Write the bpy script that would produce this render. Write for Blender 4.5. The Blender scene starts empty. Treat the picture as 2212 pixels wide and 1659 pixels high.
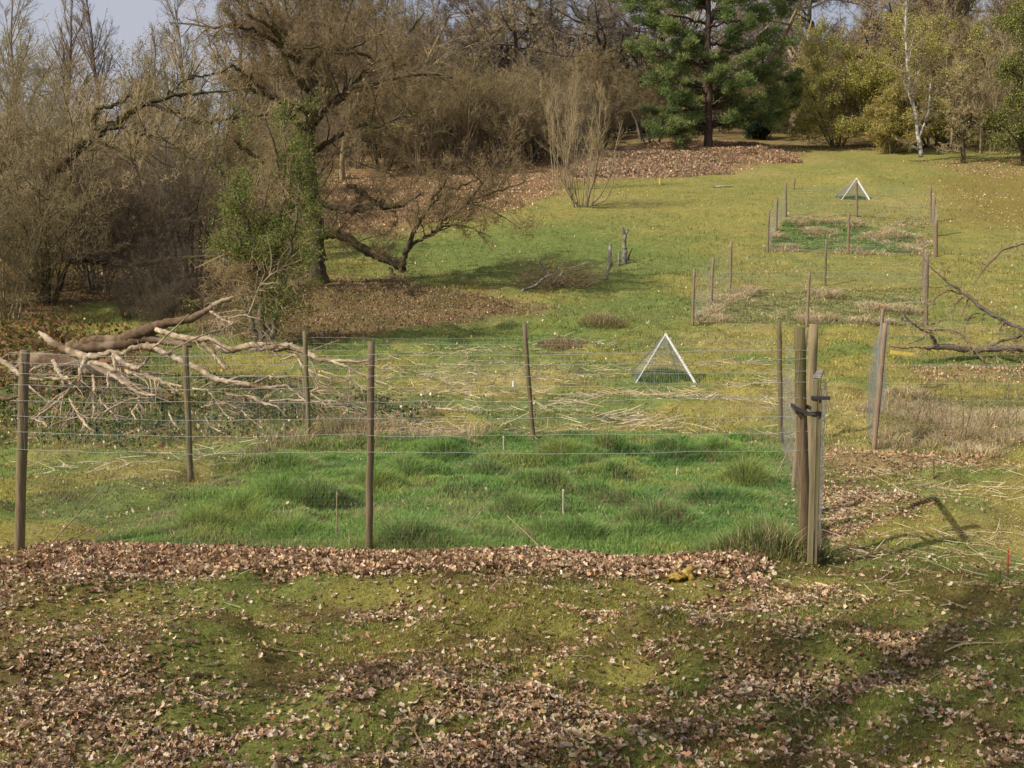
import bpy, math
import numpy as np
from mathutils import Vector

rng = np.random.default_rng(11)
sc = bpy.context.scene
col = sc.collection
PI = math.pi

# ------------------------------------------------------------------ camera model
F, CU, CV, CZ = 2300.0, 1106.0, 829.5, 1.62      # pixel units of a 2212 x 1659 view of the photograph
PITCH = math.atan((CV - 600.0) / F)
SP, CP = math.sin(PITCH), math.cos(PITCH)

def pdir(u, v):
    dx = (np.asarray(u, float) - CU) / F
    dy = -(np.asarray(v, float) - CV) / F
    return np.stack([dx + 0 * dy, dy * SP + CP + 0 * dx, dy * CP - SP + 0 * dx], -1)

def at(u, v, y):
    d = pdir(u, v)
    p = d * (np.asarray(y, float) / d[..., 1])[..., None]
    p[..., 2] += CZ
    return p

# ------------------------------------------------------------------ noise
def _hash(ix, iy, seed):
    h = (ix.astype(np.int64) * 374761393 + iy.astype(np.int64) * 668265263 + seed * 1442695041) & 0xFFFFFFFF
    h = ((h ^ (h >> 13)) * 1274126177) & 0xFFFFFFFF
    h = h ^ (h >> 16)
    return (h & 0xFFFFFF) / float(0xFFFFFF)

def vn(x, y, seed=0):
    xi, yi = np.floor(x), np.floor(y)
    fx, fy = x - xi, y - yi
    fx = fx * fx * fx * (fx * (fx * 6 - 15) + 10)
    fy = fy * fy * fy * (fy * (fy * 6 - 15) + 10)
    a, b = _hash(xi, yi, seed), _hash(xi + 1, yi, seed)
    c, d = _hash(xi, yi + 1, seed), _hash(xi + 1, yi + 1, seed)
    return (a * (1 - fx) + b * fx) * (1 - fy) + (c * (1 - fx) + d * fx) * fy

def fbm(x, y, s, seed=0, octv=4):
    x, y = np.asarray(x, float), np.asarray(y, float)
    t, a, n = 0, 1.0, 0
    for o in range(octv):
        k = 2.03 ** o / s
        t = t + a * vn(x * k + 17.3 * o + seed, y * k - 9.1 * o, seed + o)
        n += a
        a *= 0.5
    return t / n

def sstep(a, b, x):
    t = np.clip((x - a) / (b - a), 0, 1)
    return t * t * (3 - 2 * t)

# ------------------------------------------------------------------ terrain
_prof = [(1659, 3.55), (1190, 7.1), (950, 12.9), (828, 17.2), (703, 25.0), (660, 28), (618, 31.3), (545, 37.5), (470, 44.5),
         (433, 49), (395, 55), (330, 67)]
_ys = [-60, -5] + [d for v, d in _prof] + [80, 92, 130, 200, 400, 900]
_zs = [0.0, 0.0] + [float(at(CU, v, d)[2]) for v, d in _prof]
_zs += [float(at(CU, 300, 80)[2]), float(at(CU, 292, 92)[2])]
_zs += [_zs[-1] + 2.0, _zs[-1] + 3, _zs[-1] + 4, _zs[-1] + 6]
_ty = np.arange(-60, 900, 0.25)
_tz = np.interp(_ty, _ys, _zs)
_k = np.hanning(15); _k /= _k.sum()
_tz = np.convolve(np.pad(_tz, 7, mode='edge'), _k, 'valid')
MOUNDS = []          # x, y, radius, height, filled below

def height0(x, y):
    x, y = np.asarray(x, float), np.asarray(y, float)
    z = np.interp(y, _ty, _tz)
    z = z + (fbm(x, y, 9.0, 3, 3) - 0.5) * 0.5 * sstep(14, 40, y) + (fbm(x, y, 14.0, 4, 2) - 0.5) * 1.6 * sstep(60, 90, y)
    return z

def height(x, y):
    z = height0(x, y)
    x, y = np.asarray(x, float), np.asarray(y, float)
    near = 1 - sstep(10, 60, y)
    b = fbm(x, y * 1.25, 0.85, 21, 3)
    z = z + (sstep(0.42, 0.78, b) - 0.25) * 0.13 * (0.35 + 0.65 * near) * (1 - 0.6 * sstep(40, 80, y)) * (1 - .75 * np.exp(-((y - 7.0) / .8) ** 2))
    z = z + (fbm(x, y, 0.16, 31, 2) - 0.5) * 0.022
    for mx, my, r, h in MOUNDS:
        z = z + h * np.exp(-((x - mx) ** 2 + ((y - my) * 1.1) ** 2) / (r * r))
    return z

def ground(u, v, fn=None):
    fn = fn or height
    ys = np.concatenate([np.arange(2.0, 40, 0.04), np.arange(40, 140, 0.15)])
    p = at(np.full_like(ys, u), np.full_like(ys, v), ys)
    below = p[:, 2] <= fn(p[:, 0], p[:, 1])
    i = int(np.argmax(below)) if below.any() else len(ys) - 1
    q = p[i].copy()
    q[2] = float(fn(q[0], q[1]))
    return q

for u, v, r, h in [(70, 1310, .33, .10), (490, 1275, .34, .08), (500, 1395, .38, .08), (1290, 1375, .28, .05), (1400, 1385, .22, .05), (2000, 1185, .35, .08), (2190, 1310, .4, .12),
                   (1650, 1205, .3, .06), (880, 1490, .35, .06), (1050, 1400, .4, .04), (1700, 1440, .4, .05), (250, 1500, .4, .05), (1900, 1010, .3, .06), (1185, 745, .7, .12), (1295, 695, .8, .2), (1850, 395, 1.6, .5)]:
    q = ground(u, v, height0)
    MOUNDS.append((float(q[0]), float(q[1]), r, h))
TUS = [(1310, 975, .28, .20), (1465, 978, .30, .20), (580, 1085, .26, .16), (500, 1110, .22, .14), (1105, 1100, .24, .15), (890, 1030, .22, .11), (740, 1045, .24, .12), (690, 1095, .26, .14), (1180, 1045, .26, .10),
       (900, 1165, .34, .11), (435, 1135, .24, .13), (1665, 1175, .42, .17), (1215, 985, .3, .14), (1345, 1080, .32, .08), (1610, 1040, .35, .13), (1560, 1090, .3, .09), (960, 975, .3, .12), (820, 1050, .26, .1), (1060, 1020, .3, .1),
       (640, 1010, .26, .09), (1450, 1130, .36, .08), (1250, 1150, .4, .07), (640, 1150, .3, .07), (1550, 985, .3, .13)]
for u, v, r, h in TUS:
    q = ground(u, v, height0)
    MOUNDS.append((float(q[0]), float(q[1]), r * .5, h * .4))

def gpoly(pts):
    return np.array([ground(u, v)[:2] for u, v in pts])

def sdist(x, y, poly):
    """signed distance to a polygon, positive inside"""
    x, y = np.asarray(x, float), np.asarray(y, float)
    d = np.full(x.shape, 1e9)
    ins = np.zeros(x.shape, bool)
    n = len(poly)
    for i in range(n):
        a, b = poly[i], poly[(i + 1) % n]
        e = b - a
        t = np.clip(((x - a[0]) * e[0] + (y - a[1]) * e[1]) / (e @ e + 1e-12), 0, 1)
        d = np.minimum(d, np.hypot(x - a[0] - t * e[0], y - a[1] - t * e[1]))
        c = ((a[1] > y) != (b[1] > y)) & (x < (b[0] - a[0]) * (y - a[1]) / (b[1] - a[1] + 1e-12) + a[0])
        ins ^= c
    return np.where(ins, d, -d)

# ------------------------------------------------------------------ places on the ground (pixel -> world)
G = lambda u, v: ground(u, v)
p1 = dict(fl=G(42, 1188), fm=G(797, 1192), fr=G(1738, 1196), l2=G(412, 1040), bl=G(668, 945), bm=G(1152, 952), br=G(1688, 957))
PLOT1 = np.array([p1['fl'][:2], p1['fr'][:2], p1['br'][:2], p1['bl'][:2]])
GRASS1 = gpoly([(150, 1192), (800, 1196), (1745, 1206), (1740, 1080), (1690, 957), (1152, 948), (680, 945), (500, 1020), (330, 1080)])
PLOT2 = gpoly([(1497, 703), (2000, 706), (1993, 622), (1577, 632), (1536, 660)])
PLOT3 = gpoly([(1660, 545), (2021, 555), (2011, 470), (1697, 470)])
PLOT3G = gpoly([(1675, 540), (1960, 548), (1985, 500), (1700, 478), (1680, 500)])
PLOT4 = gpoly([(1890, 972), (2500, 985), (2500, 845), (1899, 852)])
SLOPE = gpoly([(300, 560), (600, 525), (830, 503), (960, 470), (1210, 434), (1215, 402), (1350, 390), (1560, 372), (1700, 352), (1720, 322), (1520, 300), (1380, 318), (1200, 365), (700, 380), (300, 400), (-400, 420), (-400, 560)])
SLOPE2 = gpoly([(-400, 425), (1180, 400), (1290, 350), (1300, 325), (-400, 325)])
FLOOR = gpoly([(-300, 600), (200, 585), (500, 570), (700, 602), (860, 606), (1100, 640), (1190, 668), (1000, 700), (700, 742), (480, 745), (380, 680), (230, 660), (100, 690), (-300, 690)])
WOODR = gpoly([(1960, 350), (2300, 335), (2300, 378), (2080, 380)])
LEAFR = gpoly([(1780, 965), (1900, 985), (2212, 962), (2400, 962), (2400, 1012), (2000, 1010), (1910, 1050), (2000, 1090), (1900, 1125), (1785, 1180)])
LEAFR2 = gpoly([(1960, 795), (2300, 770), (2300, 830), (2000, 830)])
DARK = gpoly([(560, 772), (700, 735), (1000, 735), (1000, 748), (760, 790), (560, 850)])
IVY = gpoly([(-60, 830), (300, 830), (560, 800), (700, 860), (960, 870), (930, 905), (660, 945), (450, 950), (150, 965), (-60, 965)])
SHADEGREEN = gpoly([(720, 545), (1000, 500), (1250, 470), (1520, 520), (1480, 640), (1200, 640), (900, 590)])  # greener turf, also standing in for the oak's shade across the middle slope
SHADEGREEN2 = gpoly([(760, 740), (1300, 660), (1500, 640), (1480, 700), (1250, 760), (900, 790)])
MOSSR = gpoly([(2030, 385), (2500, 370), (2500, 520), (2060, 480)])
STRAW = gpoly([(820, 755), (1250, 735), (1690, 780), (1690, 945), (1120, 945), (850, 960), (820, 860)])
STRAWR = gpoly([(1800, 1000), (2300, 1000), (2300, 1250), (1900, 1250), (1780, 1120)])
FA, FB = p1['fl'][:2] + np.array([.1, .0]), np.array([ground(1655, 1212)[0], ground(1655, 1212)[1]])

def drift(x, y):
    """leaves blown against the front fence: 0..1"""
    e = FB - FA
    t = ((x - FA[0]) * e[0] + (y - FA[1]) * e[1]) / (e @ e)
    tc = np.clip(t, 0, 1)
    n = np.array([-e[1], e[0]]) / np.linalg.norm(e)
    s = (x - FA[0]) * n[0] + (y - FA[1]) * n[1]
    s = s - (fbm(t * 6, t * 0, 1.0, 5, 3) - .5) * .09
    w = .14 + .55 * fbm(t * 4.5, t * 0, 1.0, 8, 3)
    m = sstep(.06, -.04, s) * sstep(-w - .55, -w * .25, s)
    return m * sstep(-.02, .05, t) * sstep(1.03, .93, t)

_h_base = height
def height(x, y):
    x, y = np.asarray(x, float), np.asarray(y, float)
    return _h_base(x, y) + .028 * drift(x, y)

def apron(x, y):
    e = FB - FA; n = np.array([-e[1], e[0]]) / np.linalg.norm(e)
    s = (x - FA[0]) * n[0] + (y - FA[1]) * n[1]
    t = ((x - FA[0]) * e[0] + (y - FA[1]) * e[1]) / (e @ e)
    return sstep(-1.7, -.25, s) * sstep(.1, 0, s) * sstep(-.3, .0, t) * sstep(1.1, .8, t)

def litter(x, y):
    """probability-like density of dead leaves, 0..1"""
    x, y = np.asarray(x, float), np.asarray(y, float)
    n = .6 * fbm(x, y * 1.5, .6, 41, 5) + .4 * fbm(x, y * 1.3, .16, 43, 3)
    n2 = fbm(x, y, 2.2, 47, 3)
    m = 0.10 * sstep(.40, .75, n) * sstep(15, 9, y)
    fgm = sstep(4.9, 4.0, y - (n2 - .5) * 1.4)
    m = np.maximum(m, fgm * (.05 + .46 * sstep(.44, .70, n + .02 * fgm)))
    mid = sstep(7.2, 5.6, y + .2 * x)
    m = np.maximum(m, mid * (.04 + .42 * sstep(.50, .72, n)))
    lf = sstep(-1.2, -2.0, x + (n2 - .5) * 1.5) * sstep(7.2, 6.7, y)
    m = np.maximum(m, lf * (.10 + .42 * sstep(.40, .64, n)))
    e = sstep(-.25, .1, sdist(x, y, LEAFR)) * sstep(.34, .55, n)
    m = np.maximum(m, e * .8)
    m = np.maximum(m, drift(x, y) ** 1.3 * .9)
    m = np.maximum(m, apron(x, y) * sstep(.38, .68, n) * .58)
    e = sstep(-.45, .1, drift2(x, y)) * .5
    m = np.maximum(m, e * sstep(.36, .6, n))
    m = m * (1 - sstep(-.02, .08, sdist(x, y, GRASS1)) * .97)
    for P_, s, w in ((SLOPE, 1.0, 1.0), (SLOPE2, .9, 1.5), (FLOOR, .9, .8), (WOODR, .5, 1.0), (LEAFR2, .6, .3), (IVY, .18, .3)):
        m = np.maximum(m, s * sstep(-w, w, sdist(x, y, P_) + (n2 - .5) * 2.5 * w))
    far = sstep(66, 74, y)
    m = np.maximum(m, far * .8)
    lw = sstep(-11, -17, x + (n2 - .5) * 5) * sstep(16, 20, y)
    return np.maximum(m, lw * .6)
    

def drift2(x, y):
    """band of leaves right of the fence, just in front of the gate"""
    a, b = LD2
    e = b - a
    t = np.clip(((x - a[0]) * e[0] + (y - a[1]) * e[1]) / (e @ e), 0, 1)
    return .16 - np.hypot(x - a[0] - t * e[0], (y - a[1] - t * e[1]))
LD2 = np.array([ground(1500, 1262)[:2], ground(1720, 1300)[:2]])

C = lambda *a: np.array(a, float)
def mixc(a, b, m):
    return a * (1 - m[..., None]) + b * m[..., None]

def turf(x, y):
    """albedo of the short turf and moss, mid-slope shade mixed in as darker green"""
    n1, n2, n3 = fbm(x, y * 1.3, 1.1, 61, 4), fbm(x, y, 4.5, 67, 3), fbm(x, y, .35, 71, 3)
    c = np.broadcast_to(C(.32, .285, .080), n1.shape + (3,)).copy()
    c = mixc(c, C(.195, .24, .065), sstep(.42, .60, n1))
    c = mixc(c, C(.43, .35, .145), sstep(.54, .72, n2) * .8)
    c = mixc(c, C(.150, .105, .045), sstep(.58, .75, n3) * .35)
    c = mixc(c, C(.30, .275, .085), sstep(20, 34, y) * .6)
    c = mixc(c, C(.25, .19, .055), sstep(-2, 1.5, sdist(x, y, MOSSR)) * .75)
    for P_ in (SHADEGREEN, SHADEGREEN2): c = mixc(c, C(.135, .205, .055), sstep(-1.5, 1.5, sdist(x, y, P_) + (n2 - .5) * 6) * .65)  # darker green puts the slope's soft tree shade into the turf colour
    c = mixc(c, C(.25, .245, .06), sstep(7.2, 5.4, y) * .45)
    c = mixc(c, C(.20, .135, .06), sstep(7.4, 6.0, y) * sstep(.50, .66, n3) * .55)
    return c * (1.12 - .18 * sstep(7.2, 6.2, y))[..., None]

def ground_col(x, y):
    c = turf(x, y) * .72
    l = litter(x, y)
    n = fbm(x, y, .9, 81, 4)
    lc = mixc(np.broadcast_to(C(.235, .135, .085), n.shape + (3,)), C(.13, .075, .045), sstep(.4, .65, n))
    c = mixc(c, lc * (1 - .35 * sstep(-1, .5, sdist(x, y, FLOOR)))[..., None], np.clip(l * .75, 0, 1))  # wood floor litter darkened: its shade is put into the ground colour
    c = mixc(c, C(.075, .115, .03), sstep(0, .12, sdist(x, y, GRASS1)) * .9)
    c = mixc(c, C(.17, .14, .06), sstep(-.1, .3, sdist(x, y, PLOT2)) * .8)
    c = mixc(c, C(.10, .135, .035), sstep(-.3, .4, sdist(x, y, PLOT3G)) * .8)
    c = mixc(c, C(.16, .14, .06), sstep(-.05, .3, sdist(x, y, PLOT4)) * .7)
    c = mixc(c, C(.10, .115, .045), sstep(-.3, .3, sdist(x, y, IVY)) * .6)
    return c

# ------------------------------------------------------------------ mesh helpers
def new_mesh(name, V, Fq, mats, cols=None, smooth=True, midx=None):
    V = np.ascontiguousarray(V, np.float32).reshape(-1, 3)
    Fq = np.ascontiguousarray(Fq, np.int32)
    k = Fq.shape[1]
    me = bpy.data.meshes.new(name)
    me.vertices.add(len(V)); me.vertices.foreach_set('co', V.ravel())
    me.loops.add(Fq.size); me.loops.foreach_set('vertex_index', Fq.ravel())
    me.polygons.add(len(Fq))
    me.polygons.foreach_set('loop_start', np.arange(0, Fq.size, k, dtype=np.int32))
    me.polygons.foreach_set('loop_total', np.full(len(Fq), k, np.int32))
    if smooth is not None:
        me.polygons.foreach_set('use_smooth', np.full(len(Fq), bool(smooth)))
    for m in (mats if isinstance(mats, (list, tuple)) else [mats]):
        me.materials.append(m)
    if midx is not None:
        me.polygons.foreach_set('material_index', np.ascontiguousarray(midx, np.int32))
    if cols is not None:
        ca = me.color_attributes.new('Col', 'FLOAT_COLOR', 'POINT')
        c4 = np.ones((len(V), 4), np.float32); c4[:, :3] = cols
        ca.data.foreach_set('color', c4.ravel())
    me.update(calc_edges=True)
    return me

def obj(name, me, parent=None, loc=None):
    o = bpy.data.objects.new(name, me)
    col.objects.link(o)
    if parent is not None:
        o.parent = parent
    if loc is not None:
        o.location = [float(a) for a in loc]
    return o

def tag(o, label=None, cat=None, group=None, kind=None):
    if label: o['label'] = label
    if cat: o['category'] = cat
    if group: o['group'] = group
    if kind: o['kind'] = kind
    return o

def thing(name, label, cat, loc, rz=0.0, group=None, s=1.0):
    o = obj(name, None, None, loc)
    o.empty_display_size = .2
    o.rotation_euler = (0, 0, rz)
    o.scale = (s, s, s)
    return tag(o, label, cat, group)

def norm(v):
    return v / (np.linalg.norm(v, axis=-1, keepdims=True) + 1e-12)

def tube(pts, rad, sides=3, cap=False, rough=0.0):
    """pts (N,K,3), rad (N,K) -> quads; cap closes both ends with a fan of degenerate-free quads via a centre ring"""
    pts, rad = np.asarray(pts, float), np.asarray(rad, float)
    if pts.ndim == 2:
        pts, rad = pts[None], rad[None]
    if cap:
        a = pts[:, :1] + 0; b = pts[:, -1:] + 0
        pts = np.concatenate([a, pts, b], 1)
        rad = np.concatenate([rad[:, :1] * .02, rad, rad[:, -1:] * .02], 1)
    N, K, _ = pts.shape
    tn = np.empty_like(pts)
    tn[:, 1:-1] = pts[:, 2:] - pts[:, :-2]
    tn[:, 0] = pts[:, 1] - pts[:, 0]; tn[:, -1] = pts[:, -1] - pts[:, -2]
    if cap:
        tn[:, 0] = tn[:, 1]; tn[:, -1] = tn[:, -2]
    tn = norm(tn)
    ax = norm(pts[:, -1] - pts[:, 0])
    ref = np.where(np.abs(ax[:, 2:3]) < .8, np.array([[0., 0, 1]]), np.array([[1., 0, 0]]))
    ref = np.broadcast_to(ref[:, None], tn.shape)
    n1 = norm(np.cross(tn, ref)); n2 = np.cross(tn, n1)
    an = np.arange(sides) * 2 * PI / sides
    rr = rad[:, :, None]
    if rough:
        rr = rr * (1 + rng.normal(0, rough, (N, K, sides)))
    V = pts[:, :, None] + rr[..., None] * (n1[:, :, None] * np.cos(an)[None, None, :, None] + n2[:, :, None] * np.sin(an)[None, None, :, None])
    i = np.arange(N)[:, None, None] * K * sides + np.arange(K - 1)[None, :, None] * sides
    j = np.arange(sides)[None, None, :]; j2 = (np.arange(sides) + 1)[None, None, :] % sides
    Fq = np.stack([i + j, i + j2, i + sides + j2, i + sides + j], -1).reshape(-1, 4)
    return V.reshape(-1, 3), Fq

class MB:
    def __init__(s): s.V, s.F, s.C, s.M, s.n = [], [], [], [], 0
    def add(s, vf, colr=None, mi=0):
        V, Fq = vf
        s.V.append(V); s.F.append(Fq + s.n); s.n += len(V)
        s.C.append(np.broadcast_to(np.array((.5, .5, .5)) if colr is None else colr, (len(V), 3)))
        s.M.append(np.full(len(Fq), mi))
        return s
    def build(s, name, mats, parent=None, off=(0, 0, 0), smooth=True, loc=None):
        me = new_mesh(name, np.concatenate(s.V) - np.asarray(off, float), np.concatenate(s.F), mats, np.concatenate(s.C), smooth, np.concatenate(s.M))
        return obj(name, me, parent, loc)

def box(c, sx, sy, sz, ax=(1, 0, 0), up=(0, 0, 1), bev=.12):
    """a box with chamfered long edges (8-sided section), centred on c; its length lies along up"""
    up = norm(np.array(up, float)); ax = np.array(ax, float); ax = norm(ax - up * (ax @ up)); ay = np.cross(up, ax)
    b = bev * min(sx, sy)
    x, y = sx / 2, sy / 2
    sec = [(x, y - b), (x - b, y), (-x + b, y), (-x, y - b), (-x, -y + b), (-x + b, -y), (x - b, -y), (x, -y + b)]
    rows = [(-sz / 2, .01), (-sz / 2, .9), (-sz / 2 + b, 1), (sz / 2 - b, 1), (sz / 2, .9), (sz / 2, .01)]
    V = np.array([np.array(c) + ax * px * k + ay * py * k + up * h for h, k in rows for px, py in sec])
    Fq = [[r * 8 + i, r * 8 + (i + 1) % 8, (r + 1) * 8 + (i + 1) % 8, (r + 1) * 8 + i] for r in range(5) for i in range(8)]
    return V, np.array(Fq)

# ------------------------------------------------------------------ materials
def nodes(name):
    m = bpy.data.materials.new(name); m.use_nodes = True
    nt = m.node_tree; nt.nodes.clear()
    return m, nt, nt.nodes.new('ShaderNodeOutputMaterial')

def N(nt, typ, **kw):
    n = nt.nodes.new('ShaderNode' + typ)
    for k, v in kw.items():
        if k in n.inputs: n.inputs[k].default_value = v
        else: setattr(n, k, v)
    return n

def mat_leaf(name, trans=.3, rough=.75, var=.25, spec=.15):
    """colour from the Col attribute with slight noise, some light passing through"""
    m, nt, out = nodes(name); L = nt.links.new
    a = N(nt, 'VertexColor', layer_name='Col')
    tc = N(nt, 'TexCoord'); nz = N(nt, 'TexNoise', Scale=23.0, Detail=2.0)
    L(tc.outputs['Object'], nz.inputs['Vector'])
    mr = N(nt, 'MapRange'); mr.inputs['To Min'].default_value = 1 - var; mr.inputs['To Max'].default_value = 1 + var
    L(nz.outputs['Fac'], mr.inputs['Value'])
    mu = N(nt, 'VectorMath', operation='SCALE'); L(a.outputs['Color'], mu.inputs[0]); L(mr.outputs[0], mu.inputs['Scale'])
    b = N(nt, 'BsdfPrincipled', Roughness=rough); b.inputs['Specular IOR Level'].default_value = spec
    L(mu.outputs[0], b.inputs['Base Color'])
    t = N(nt, 'BsdfTranslucent'); L(mu.outputs[0], t.inputs['Color'])
    mx = N(nt, 'MixShader'); mx.inputs[0].default_value = trans
    L(b.outputs[0], mx.inputs[1]); L(t.outputs[0], mx.inputs[2]); L(mx.outputs[0], out.inputs[0])
    return m

def mat_wood(name, c1, c2, scale=(30, 30, 4), c3=None, bump=.4, rough=.85, blotch=1.6, world=False):
    m, nt, out = nodes(name); L = nt.links.new
    tc = N(nt, 'TexCoord'); mp = N(nt, 'Mapping'); mp.inputs['Scale'].default_value = scale
    L(tc.outputs['Object'], mp.inputs[0])
    nz = N(nt, 'TexNoise', Scale=1.0, Detail=5.0, Roughness=.65); L(mp.outputs[0], nz.inputs['Vector'])
    rp = N(nt, 'ValToRGB'); rp.color_ramp.elements[0].position = .32; rp.color_ramp.elements[1].position = .68
    rp.color_ramp.elements[0].color = (*c1, 1); rp.color_ramp.elements[1].color = (*c2, 1)
    L(nz.outputs['Fac'], rp.inputs[0])
    last = rp.outputs[0]
    if c3 is not None:
        n2 = N(nt, 'TexNoise', Scale=blotch, Detail=3.0); L(tc.outputs['Object'], n2.inputs['Vector'])
        mr = N(nt, 'MapRange'); mr.inputs['From Min'].default_value = .48; mr.inputs['From Max'].default_value = .66
        L(n2.outputs['Fac'], mr.inputs['Value'])
        mx = N(nt, 'MixRGB'); L(mr.outputs[0], mx.inputs[0]); L(last, mx.inputs[1]); mx.inputs[2].default_value = (*c3, 1)
        last = mx.outputs[0]
    oi = N(nt, 'ObjectInfo'); mr2 = N(nt, 'MapRange'); mr2.inputs['To Min'].default_value = .85; mr2.inputs['To Max'].default_value = 1.15
    L(oi.outputs['Random'], mr2.inputs['Value'])
    sc_ = N(nt, 'VectorMath', operation='SCALE'); L(last, sc_.inputs[0]); L(mr2.outputs[0], sc_.inputs['Scale'])
    b = N(nt, 'BsdfPrincipled', Roughness=rough); b.inputs['Specular IOR Level'].default_value = .2
    L(sc_.outputs[0], b.inputs['Base Color'])
    if bump:
        bp = N(nt, 'Bump', Strength=bump, Distance=.01); L(nz.outputs['Fac'], bp.inputs['Height']); L(bp.outputs[0], b.inputs['Normal'])
    L(b.outputs[0], out.inputs[0])
    return m

def mat_plain(name, c, rough=.6, metal=0.0, var=.12, scale=40.0, trans=0.0):
    m, nt, out = nodes(name); L = nt.links.new
    tc = N(nt, 'TexCoord'); nz = N(nt, 'TexNoise', Scale=scale, Detail=4.0); L(tc.outputs['Object'], nz.inputs['Vector'])
    rp = N(nt, 'ValToRGB'); rp.color_ramp.elements[0].position = .3; rp.color_ramp.elements[1].position = .7
    rp.color_ramp.elements[0].color = (*[a * (1 - var) for a in c], 1); rp.color_ramp.elements[1].color = (*[min(1, a * (1 + var)) for a in c], 1)
    L(nz.outputs['Fac'], rp.inputs[0])
    b = N(nt, 'BsdfPrincipled', Roughness=rough, Metallic=metal); L(rp.outputs[0], b.inputs['Base Color'])
    if trans:
        t = N(nt, 'BsdfTranslucent'); L(rp.outputs[0], t.inputs[0]); mx = N(nt, 'MixShader'); mx.inputs[0].default_value = trans
        L(b.outputs[0], mx.inputs[1]); L(t.outputs[0], mx.inputs[2]); L(mx.outputs[0], out.inputs[0])
    else:
        L(b.outputs[0], out.inputs[0])
    return m

def mat_ground():
    m, nt, out = nodes('ground_turf'); L = nt.links.new
    a = N(nt, 'VertexColor', layer_name='Col')
    tc = N(nt, 'TexCoord')
    n1 = N(nt, 'TexNoise', Scale=38.0, Detail=6.0, Roughness=.7); L(tc.outputs['Object'], n1.inputs['Vector'])
    n2 = N(nt, 'TexNoise', Scale=4.5, Detail=5.0, Roughness=.7); L(tc.outputs['Object'], n2.inputs['Vector'])
    r1 = N(nt, 'MapRange'); r1.inputs['From Min'].default_value = .3; r1.inputs['From Max'].default_value = .7; r1.inputs['To Min'].default_value = .55; r1.inputs['To Max'].default_value = 1.4
    L(n1.outputs['Fac'], r1.inputs['Value'])
    r2 = N(nt, 'MapRange'); r2.inputs['From Min'].default_value = .3; r2.inputs['From Max'].default_value = .7; r2.inputs['To Min'].default_value = .75; r2.inputs['To Max'].default_value = 1.25
    L(n2.outputs['Fac'], r2.inputs['Value'])
    mm = N(nt, 'Math', operation='MULTIPLY'); L(r1.outputs[0], mm.inputs[0]); L(r2.outputs[0], mm.inputs[1])
    mu = N(nt, 'VectorMath', operation='SCALE'); L(a.outputs['Color'], mu.inputs[0]); L(mm.outputs[0], mu.inputs['Scale'])
    b = N(nt, 'BsdfPrincipled', Roughness=.95); b.inputs['Specular IOR Level'].default_value = .05
    L(mu.outputs[0], b.inputs['Base Color'])
    bp = N(nt, 'Bump', Strength=.7, Distance=.03); L(n1.outputs['Fac'], bp.inputs['Height']); L(bp.outputs[0], b.inputs['Normal'])
    L(b.outputs[0], out.inputs[0])
    return m

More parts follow.
